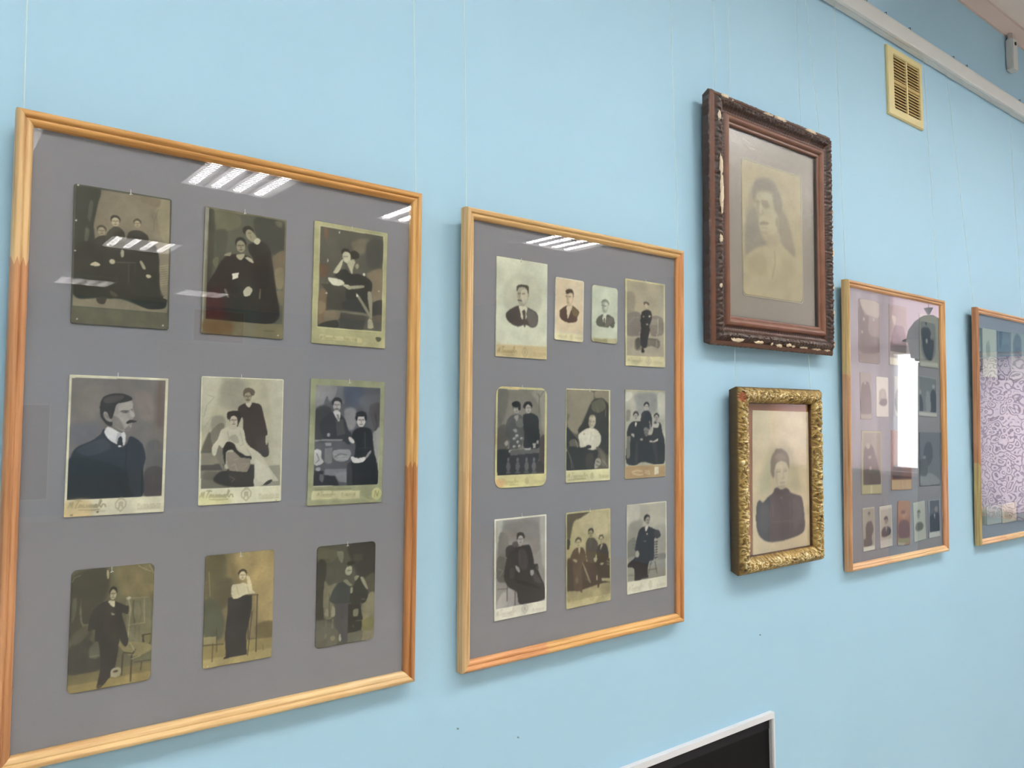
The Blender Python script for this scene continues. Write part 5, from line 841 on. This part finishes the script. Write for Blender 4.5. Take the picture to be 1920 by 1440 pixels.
["cabinet_photograph",3,"narrow card half lost in the bright window reflection of the narrow mount",[0.2676,0.4186,0.0591,0.1023,0.0007],[20,66],None,None,0.02,"a8a19a",[["S","6b6460",21.9,[154,344,846,333,892,858,113,852]],["E","a8a097",11.0,[498,257,118,59]]]],
["cabinet_photograph",3,"bluish card of two standing people, right of the second row in the narrow mount",[0.4221,0.4223,0.1085,0.1073,-0.0347],[31,66],[54,28,935,887],None,0.01,"8d9195",[["P","6f757b",11.0,[59,26,937,32,934,886,49,888]],["S","3d434c",16.4,[-26,542,82,458,204,594,247,868,21,880]],["S","3d434c",16.4,[640,419,820,300,952,471,934,872,599,870]],["S","878b8f",16.4,[400,424,578,392,657,843,421,869]],["E","9a9c9e",11.0,[79,402,69,55]],["E","9a9c9e",11.0,[805,228,75,58]],["P","b9bbb6",11.0,[22,899,966,901,987,986,16,987]]]],
["cabinet_photograph",3,"olive card of a seated figure, left of the third row in the narrow mount",[0.119,0.2531,0.0965,0.1549,-0.0207],[33,105],[64,28,960,851],None,0.01,"a39d7c",[["P","8a8272",9.1,[74,30,961,26,959,851,56,853]],["S","57504b",18.2,[113,334,257,222,552,256,791,521,940,846,84,845]],["E","a0977f",9.1,[315,240,106,49]],["E","9a907c",9.1,[402,417,83,26]],["E","9a907c",9.1,[430,594,71,33]],["P","b3ad86",7.3,[45,862,971,866,981,990,28,987]],["P","c9c3a0",5.5,[427,862,545,865,532,985,426,985]]]],
["cabinet_photograph",3,"reddish card with cream foot band, middle of the third row in the narrow mount",[0.2714,0.2547,0.1086,0.1521,-0.0275],[35,99],None,None,0.01,"8b5a45",[["P","5f3a30",13.5,[45,583,945,548,948,840,68,849]],["S","4a3430",15.5,[72,622,467,606,466,788,69,799]],["P","b59a74",9.7,[14,828,979,819,1000,1000,11,996]],["L","8b6f50",7.7,[466,849,466,972]],["L","8b6f50",7.7,[643,853,644,967]]]],
["cabinet_photograph",3,"blue grey dim card of one figure, right of the third row in the narrow mount",[0.4329,0.254,0.1274,0.1438,-0.0152],[38,90],None,None,0.01,"6b7079",[["S","4b505a",21.4,[239,243,501,197,605,415,437,614,174,566]],["S","878c90",15.0,[62,783,542,775,940,954,105,976]],["E","8b9096",10.7,[204,479,73,43]],["S","55585f",21.4,[23,521,333,524,324,791,11,782]]]],
["card_photograph",3,"pale narrow card of a standing man, leftmost of five in the bottom row",[0.101,0.0916,0.056,0.1044,0.0099],[20,71],[33,24,980,897],None,0.01,"bdb8ac",[["P","a59d90",11.4,[41,25,984,24,977,897,27,897]],["S","655a56",10.3,[220,488,336,353,639,316,786,368,878,536,735,669,714,885,69,877,38,731,226,694]],["E","8e857a",6.9,[545,158,104,52]],["E","5c534c",5.7,[535,128,104,24]],["L","b5aea2",6.9,[467,310,553,313]],["P","d3d0c4",4.6,[6,902,976,903,1000,1000,0,1000]]]],
["card_photograph",3,"white narrow card with a small dark bust, second of five in the bottom row",[0.1854,0.0917,0.0616,0.1032,0.0275],[22,68],None,None,0.02,"c9c3bb",[["P","b5ab9f",19.3,[89,73,971,86,936,809,26,815]],["S","4c3f42",9.6,[110,647,206,542,435,504,719,523,876,597,846,681,613,732,201,731]],["P","c9c3bb",3.6,[467,511,564,516,509,635]],["E","97897b",7.2,[512,375,138,74]],["S","41383a",7.2,[355,332,383,274,547,257,663,298,654,381,578,330,437,324]],["L","5b4f48",9.6,[433,362,513,365]]]],
["card_photograph",3,"orange brown card portrait, middle of five in the bottom row",[0.278,0.0934,0.0666,0.1134,-0.0514],[23,73],None,None,0.09,"95694f",[["S","a07458",22.2,[55,25,926,30,920,379,128,367]],["S","6b4340",13.3,[88,521,363,437,723,443,935,537,919,822,126,813]],["E","a88466",8.9,[517,308,182,87]],["E","7b4f3c",8.9,[436,254,195,43]],["P","8b8455",8.9,[44,835,921,847,930,947,43,933]],["P","a8a08c",6.7,[1,925,716,953,463,1006,8,991]]]],
["card_photograph",3,"pale green narrow card with a small bust, fourth of five in the bottom row",[0.363,0.0918,0.0652,0.1022,0.0475],[20,64],None,None,0.02,"b3b8b0",[["S","63665f",10.2,[134,620,299,525,642,533,802,612,740,714,430,745,180,713]],["E","8e918a",7.6,[417,350,119,77]],["S","585c56",7.6,[323,282,377,220,547,226,599,292,473,275]],["L","6b6e67",10.2,[358,322,464,323]]]],
["card_photograph",3,"dark blue narrow card of a man, rightmost of five in the bottom row",[0.4489,0.0929,0.0693,0.1013,0.0133],[21,63],[88,15,913,850],None,0.01,"9a9fa8",[["P","59606c",7.8,[115,15,913,17,914,863,61,837]],["S","353945",11.7,[83,464,403,363,829,368,918,507,901,855,70,831]],["E","8d8684",7.8,[664,257,145,78]],["P","b0b4b8",3.9,[444,364,571,370,515,526]],["P","bfc2c0",5.2,[60,844,914,870,1000,1000,9,998]]]],
["card_photograph",4,"dark green card, leftmost of the top row in the rightmost frame",[0.0361,0.5753,0.0351,0.1322,0.0105],[25,74],None,None,0.02,"4f5f5a",[["S","6b7c74",19.5,[115,253,577,185,640,528,164,642]],["S","a8b5b5",9.8,[212,492,373,388,520,556,398,635]],["S","35463f",19.5,[91,594,961,569,951,961,64,973]],["L","33423c",17.1,[165,61,181,395]]]],
["card_photograph",4,"white tall card with a faint figure, top row of the rightmost frame",[0.1061,0.5699,0.0985,0.1465,0.0122],[23,79],None,None,0.02,"a9b5a9",[["S","7f8b81",18.3,[262,337,474,259,537,536,289,567]],["L","97a39a",9.2,[2,644,984,638]],["E","8e9a90",9.2,[412,308,66,38]]]],
["card_photograph",4,"slate blue card, right of the white one in the rightmost frame",[0.2145,0.5686,0.0961,0.1503,0.013],[21,79],None,None,0.02,"5d7280",[["S","33475a",13.8,[130,42,398,12,335,268,145,457]],["S","4a5f6e",18.4,[151,364,873,254,898,533,136,572]]]],
["card_photograph",4,"pale bordered card with a dark oval portrait at the right picture edge",[0.3272,0.5716,0.1152,0.1528,0.0025],[25,78],None,None,0.02,"8c9a9c",[["S","50626b",18.5,[138,237,378,26,685,83,757,310,671,523,200,511]],["S","3a4a55",13.9,[287,324,600,292,594,454,280,462]]]],
["card_photograph",4,"olive card peeking out low at the left of the cut off frame",[0.0391,0.0829,0.0413,0.0536,0.0188],[23,32],None,None,0.02,"8b8a76",[["S","6f7a5a",50.0,[90,326,797,345,774,867,157,838]]]],
["card_photograph",4,"pale blue card low in the frame cut off by the right edge",[0.1188,0.0818,0.1065,0.0564,0.0122],[25,31],None,None,0.02,"a9b3b3",[["L","7f8b8b",25.5,[44,546,978,560]]]],
["card_photograph",4,"cream card low in the cut off frame, right of the pale blue one",[0.2343,0.0816,0.1094,0.0586,0.0161],[24,32],None,None,0.02,"bdb7a4",[["S","a39a88",50.0,[166,361,752,371,652,798,232,745]]]]]

for c in CARDS:
    o = paint(c)
    if c[1] == 'dark':
        # pale bevelled lip of the mount around the drawing
        cx, cy, cw, ch, rot = c[3]
        bm = bmesh.new()
        pts = []
        r = .008; a, b = cw / 2 + .0008, ch / 2 + .0008
        for sx, sy, t0 in ((1, 1, 0), (-1, 1, 90), (-1, -1, 180), (1, -1, 270)):
            for k in range(7):
                t = math.radians(t0 + 15 * k)
                pts.append(((a - r) * sx + r * math.cos(t), (b - r) * sy + r * math.sin(t)))
        R = Matrix.Rotation(rot, 3, 'Z')
        ins, outs = [], []
        for x, y in pts:
            p0 = R @ Vector((x, y, 0)); L = math.hypot(x, y)
            p1 = R @ Vector((x + (.0012 if x > 0 else -.0012), y + (.0012 if y > 0 else -.0012), 0))
            ins.append(bm.verts.new((cx + p0.x, cy + p0.y, -.0074))); outs.append(bm.verts.new((cx + p1.x, cy + p1.y, -.0066)))
        low = [bm.verts.new((v.co.x, v.co.y, -.0083)) for v in outs]
        n = len(pts)
        for i in range(n):
            bm.faces.new((ins[i], ins[(i + 1) % n], outs[(i + 1) % n], outs[i])); bm.faces.new((outs[i], outs[(i + 1) % n], low[(i + 1) % n], low[i]))
        bmobj('mount_bevel', bm, M_BEVEL, DARK)

# ------------------------------------------------------------ hanging cords and their hooks
CORDS = [
 ((0.0109, 2.6520), (0.0087, -0.0248, 1.9418), 'pale cord to the left corner of the largest pine frame'),
 ((0.4930, 2.6520), (0.4948, -0.0248, 1.9418), 'pale cord to the right corner of the largest pine frame'),
 ((0.5841, 2.6520), (0.5839, -0.0258, 1.9355), 'pale cord to the left corner of the second pine frame'),
 ((1.0753, 2.6520), (1.0733, -0.0258, 1.9355), 'pale cord to the right corner of the second pine frame'),
 ((1.2161, 2.6520), (1.1938, -0.0278, 2.2771), 'pale cord on the left side of the dark carved frame, nearer its corner'),
 ((1.2657, 2.6520), (1.2513, -0.0195, 1.6840), 'pale cord passing behind the dark frame down to the gilt frame, left'),
 ((1.5234, 2.6520), (1.5240, -0.0195, 1.6840), 'pale cord passing behind the dark frame down to the gilt frame, right'),
 ((1.5573, 2.6520), (1.5818, -0.0278, 2.2791), 'slanting pale cord on the right side of the dark carved frame'),
 ((1.6921, 2.6520), (1.6845, -0.0227, 1.9528), 'pale cord to the left corner of the frame mirroring the window'),
 ((2.1587, 2.6520), (2.1729, -0.0227, 1.9528), 'faint cord to the right corner of the frame mirroring the window'),
 ((2.3054, 2.6520), (2.4000, -0.0240, 1.9540), 'faint cord running from right of the vent to the rightmost frame'),
 ((2.7704, 2.6520), (2.7646, -0.0240, 1.9540), 'faint cord nearest the right edge of the picture')]
for (tx, tz), b, lab in CORDS:
    e = empty('hanging_cord', Matrix.Translation((tx, -.012, tz)))
    tag(e, lab, 'cord', 'picture hanging cords')
    bm = bmesh.new()
    top = Vector((0, 0, 0)); bot = Vector(b) - Vector((tx, -.012, tz))
    n = 6
    pts = [top.lerp(bot, i / n) + Vector((math.sin(i * 2.1 + tx * 9) * .0006 * (0 < i < n), 0, 0)) for i in range(n + 1)]
    for p, q in zip(pts, pts[1:]): tube(bm, p, q, .0007, 6)
    bmobj('cord', bm, M_CORD, e)
for i, (x, lab) in enumerate(((1.824, 'empty dark wire hook on the trunking at the top edge of the picture'), (1.924, 'empty dark hook on the trunking, second from the top left'), (2.056, 'empty dark hook on the trunking above the vent'),
                              (2.326, 'empty dark hook on the trunking right of the vent'), (2.417, 'empty dark hook on the trunking, next right of the one beside the vent'), (2.825, 'empty dark hook on the trunking at the right edge'))):
    bm = bmesh.new()
    tube(bm, (x, -.0265, 2.6985), (x, -.018, 2.6985), .0008, 6); tube(bm, (x, -.0265, 2.699), (x, -.0265, 2.6925), .0008, 6); tube(bm, (x, -.018, 2.699), (x, -.018, 2.6955), .0008, 6)
    tag(bmobj('wire_hook', bm, M_HOOK), lab, 'hook', 'empty hooks on the trunking')

# nails left in the wall
for x, z, lab in ((1.341, 1.171, 'tiny dark nail in the wall right of the second pine frame'), (.584, 1.156, 'tiny dark nail in the wall under the left of the second pine frame'), (.698, 1.116, 'tiny dark nail in the wall low between the bottom edges')):
    bm = bmesh.new(); tube(bm, (x, 0, z), (x, -.002, z), .0008, 8); tube(bm, (x, -.002, z), (x, -.003, z), .0014, 8)
    tag(bmobj('wall_nail', bm, M_NAIL), lab, 'nail', 'nails left in the blue wall')

# ------------------------------------------------------------ black board in white frame below
e = empty('framed_board', Matrix.Translation((.46, 0, .35)))
tag(e, 'black board in a thin white frame at the bottom edge of the picture', 'board')
bw, bh, fw = .911, .660, .012
for nm, d in (('frame_rail', (0, bw, -.012, 0, bh - fw, bh)), ('frame_rail', (0, bw, -.012, 0, 0, fw)), ('frame_rail', (0, .006, -.012, 0, fw, bh - fw)), ('frame_rail', (bw - .006, bw, -.012, 0, fw, bh - fw))):
    bmobj(nm, bevbox(d, .0008), M_WHITE, e)
bm = bmesh.new(); box(bm, bw - .0085, bw - .006, -.0095, -.001, fw, bh - fw); bmobj('frame_reveal', bm, M_JAMB, e)
bm = bmesh.new(); box(bm, .006, bw - .006, -.0025, -.0005, fw, bh - fw); bmobj('board_face', bm, M_BLACK, e)
bm = bmesh.new(); box(bm, .006, bw - .0085, -.0036, -.0025, bh - fw - .022, bh - fw); bmobj('board_edge_band', bm, M_BLACK2, e)

# ------------------------------------------------------------ far end of the room, seen only in the glass
M_TULLE, nt, p = newmat('patterned curtain cloth')
tc = N(nt, 'ShaderNodeTexCoord')
vo = N(nt, 'ShaderNodeTexVoronoi', feature='F1', distance='EUCLIDEAN')
vo.inputs['Scale'].default_value = 20
wz = N(nt, 'ShaderNodeTexNoise'); wz.inputs['Scale'].default_value = 9
mpn = N(nt, 'ShaderNodeVectorMath', operation='MULTIPLY_ADD')
mpn.inputs[1].default_value = (.10, .10, .10)
nt.links.new(tc.outputs['Object'], wz.inputs['Vector'])
nt.links.new(wz.outputs['Color'], mpn.inputs[0]); nt.links.new(tc.outputs['Object'], mpn.inputs[2])
nt.links.new(mpn.outputs[0], vo.inputs['Vector'])
wv = N(nt, 'ShaderNodeMath', operation='SINE')
mm = N(nt, 'ShaderNodeMath', operation='MULTIPLY'); mm.inputs[1].default_value = 19
nt.links.new(vo.outputs['Distance'], mm.inputs[0]); nt.links.new(mm.outputs[0], wv.inputs[0])
cr_ = N(nt, 'ShaderNodeValToRGB')
cr_.color_ramp.elements[0].position = 0; cr_.color_ramp.elements[0].color = (*lin('947488'), 1)
cr_.color_ramp.elements[1].position = .6; cr_.color_ramp.elements[1].color = (*lin('f6e0e8'), 1)
ma = N(nt, 'ShaderNodeMapRange'); ma.inputs[1].default_value = -1; ma.inputs[2].default_value = 1
nt.links.new(wv.outputs[0], ma.inputs[0]); nt.links.new(ma.outputs[0], cr_.inputs[0])
nt.links.new(cr_.outputs[0], p.inputs['Base Color'])
p.inputs['Roughness'].default_value = .9
def sheer(m, k):
    nt = m.node_tree; p = nt.nodes['Principled BSDF']; out = nt.nodes['Material Output']
    tl = N(nt, 'ShaderNodeBsdfTranslucent'); mx = N(nt, 'ShaderNodeMixShader'); mx.inputs[0].default_value = k
    src = p.inputs['Base Color']
    if src.links: nt.links.new(src.links[0].from_socket, tl.inputs[0])
    nt.links.new(p.outputs[0], mx.inputs[1]); nt.links.new(tl.outputs[0], mx.inputs[2]); nt.links.new(mx.outputs[0], out.inputs[0])
sheer(M_TULLE, .45)
M_PALE = plain('pale pinkish cloth', 'f2e0e4', .9, .1, var=.04, scale=2)
sheer(M_PALE, .35)
M_BLIND = plain('sheer roller blind', 'f4e6ea', .9, .1, var=.02, scale=2)
sheer(M_BLIND, .8)
M_BLUEG = plain('blue grey enamel', '6f8896', .5, .4, var=.1, scale=6)

def curtain(name, y0, y1, z0, z1, x, amp, nf, mat, label):
    bm = bmesh.new(); n = nf * 8
    fr = [[bm.verts.new((x + amp * math.sin(2 * math.pi * nf * i / n), y0 + (y1 - y0) * i / n, z)) for i in range(n + 1)] for z in (z0, (z0 + z1) / 2, z1)]
    for a, b in zip(fr, fr[1:]):
        for i in range(n): bm.faces.new((a[i], a[i + 1], b[i + 1], b[i]))
    e = empty(name); tag(e, label, 'curtain')
    o = bmobj('curtain_cloth', bm, mat, e, True)
    bm = bmesh.new(); tube(bm, (x, y0 - .05, z1 + .02), (x, y1 + .05, z1 + .02), .012, 12); bmobj('curtain_rod', bm, M_WHITE, e)
    for i in range(nf + 1):
        y = y0 + (y1 - y0) * i / nf
        bm = bmesh.new(); tube(bm, (x, y - .002, z1 + .02), (x, y + .002, z1 + .02), .018, 12); bmobj('curtain_ring', bm, M_WHITE, e)
    return e
curtain('patterned_curtain', -1.64, -.50, .93, 2.05, XR - .10, .012, 9, M_TULLE, 'white curtain with purple ring pattern at the right end of the room')
curtain('plain_curtain', -3.1, -2.03, .45, 2.70, XR - .08, .03, 7, M_PALE, 'plain pale pinkish curtain left of the window')

e = empty('roller_blind', Matrix.Translation((XR - .03, -2.045, 2.17))); tag(e, 'short sheer blind over the upper window pane', 'blind')
bm = bmesh.new(); box(bm, -.001, .0, 0, .54, 0, .56); bmobj('blind_cloth', bm, M_BLIND, e)
bm = bmesh.new(); tube(bm, (0, -.01, .57), (0, .55, .57), .016, 12); bmobj('blind_roller', bm, M_WHITE, e)
bm = bmesh.new(); tube(bm, (0, 0, 0), (0, .54, 0), .005, 8); bmobj('blind_bar', bm, M_WHITE, e)

e = empty('pendant_lamp', Matrix.Translation((5.55, -1.57, -.06)))
tag(e, 'blue grey dome pendant lamp hanging before the window', 'lamp')
bm = bmesh.new(); lathe(bm, [(.012, 2.40), (.035, 2.395), (.085, 2.36), (.125, 2.30), (.14, 2.235), (.165, 2.225), (.165, 2.219), (.13, 2.225), (.12, 2.16), (.11, 2.10), (.0, 2.095)], 40); bmobj('lamp_shade', bm, M_BLUEG, e, True)
bm = bmesh.new(); lathe(bm, [(0, 2.45), (.03, 2.45), (.006, 2.40), (0, 2.40)], 16); bmobj('finial', bm, M_BLUEG, e, True)
bm = bmesh.new(); tube(bm, (0, 0, 2.44), (0, 0, ZC + .06), .003, 8); bmobj('lamp_cable', bm, M_BLUEG, e)
e = empty('display_column', Matrix.Translation((5.62, -1.575, 0)))
tag(e, 'tall blue grey display column standing before the window', 'column')
bmobj('column_body', bevbox((-.06, .06, -.075, .085, .06, 2.02), .01), M_BLUEG, e)
bmobj('column_base', bevbox((-.09, .09, -.10, .11, 0, .06), .01), M_BLUEG, e)
bmobj('column_cap', bevbox((-.075, .075, -.09, .10, 2.02, 2.05), .006), M_BLUEG, e)

# things on the rear wall that tint the glass of the nearest frame
M_REDB = plain('red cloth banner', '8e2a26', .8, .2, var=.1, scale=4)
M_PANEL = plain('pale display panel', 'cfd0d2', .7, .2, var=.04, scale=2)
M_DARKP = plain('dark grey panel', '4a4a50', .7, .2, var=.1, scale=2)
for nm, (x0, x1, z0, z1), mt, lab in (
        ('red_banner', (3.05, 3.75, 2.46, 2.90), M_REDB, 'red banner hanging on the rear wall'),
        ('display_panel', (2.6, 4.75, .9, 2.42), M_PANEL, 'wide pale display panel on the rear wall'),
        ('display_panel', (-1.6, 1.3, .3, 1.5), M_DARKP, 'wide dark grey display panel low on the rear wall')):
    e = empty(nm, Matrix.Translation((x0, YB, z0))); tag(e, lab, 'banner' if nm == 'red_banner' else 'panel')
    bmobj('panel_face', bevbox((0, x1 - x0, .005, .02, 0, z1 - z0), .002), mt, e)
    bm = bmesh.new(); box(bm, -.02, x1 - x0 + .02, .001, .005, -.02, z1 - z0 + .02); bmobj('panel_border', bm, M_WHITE, e)
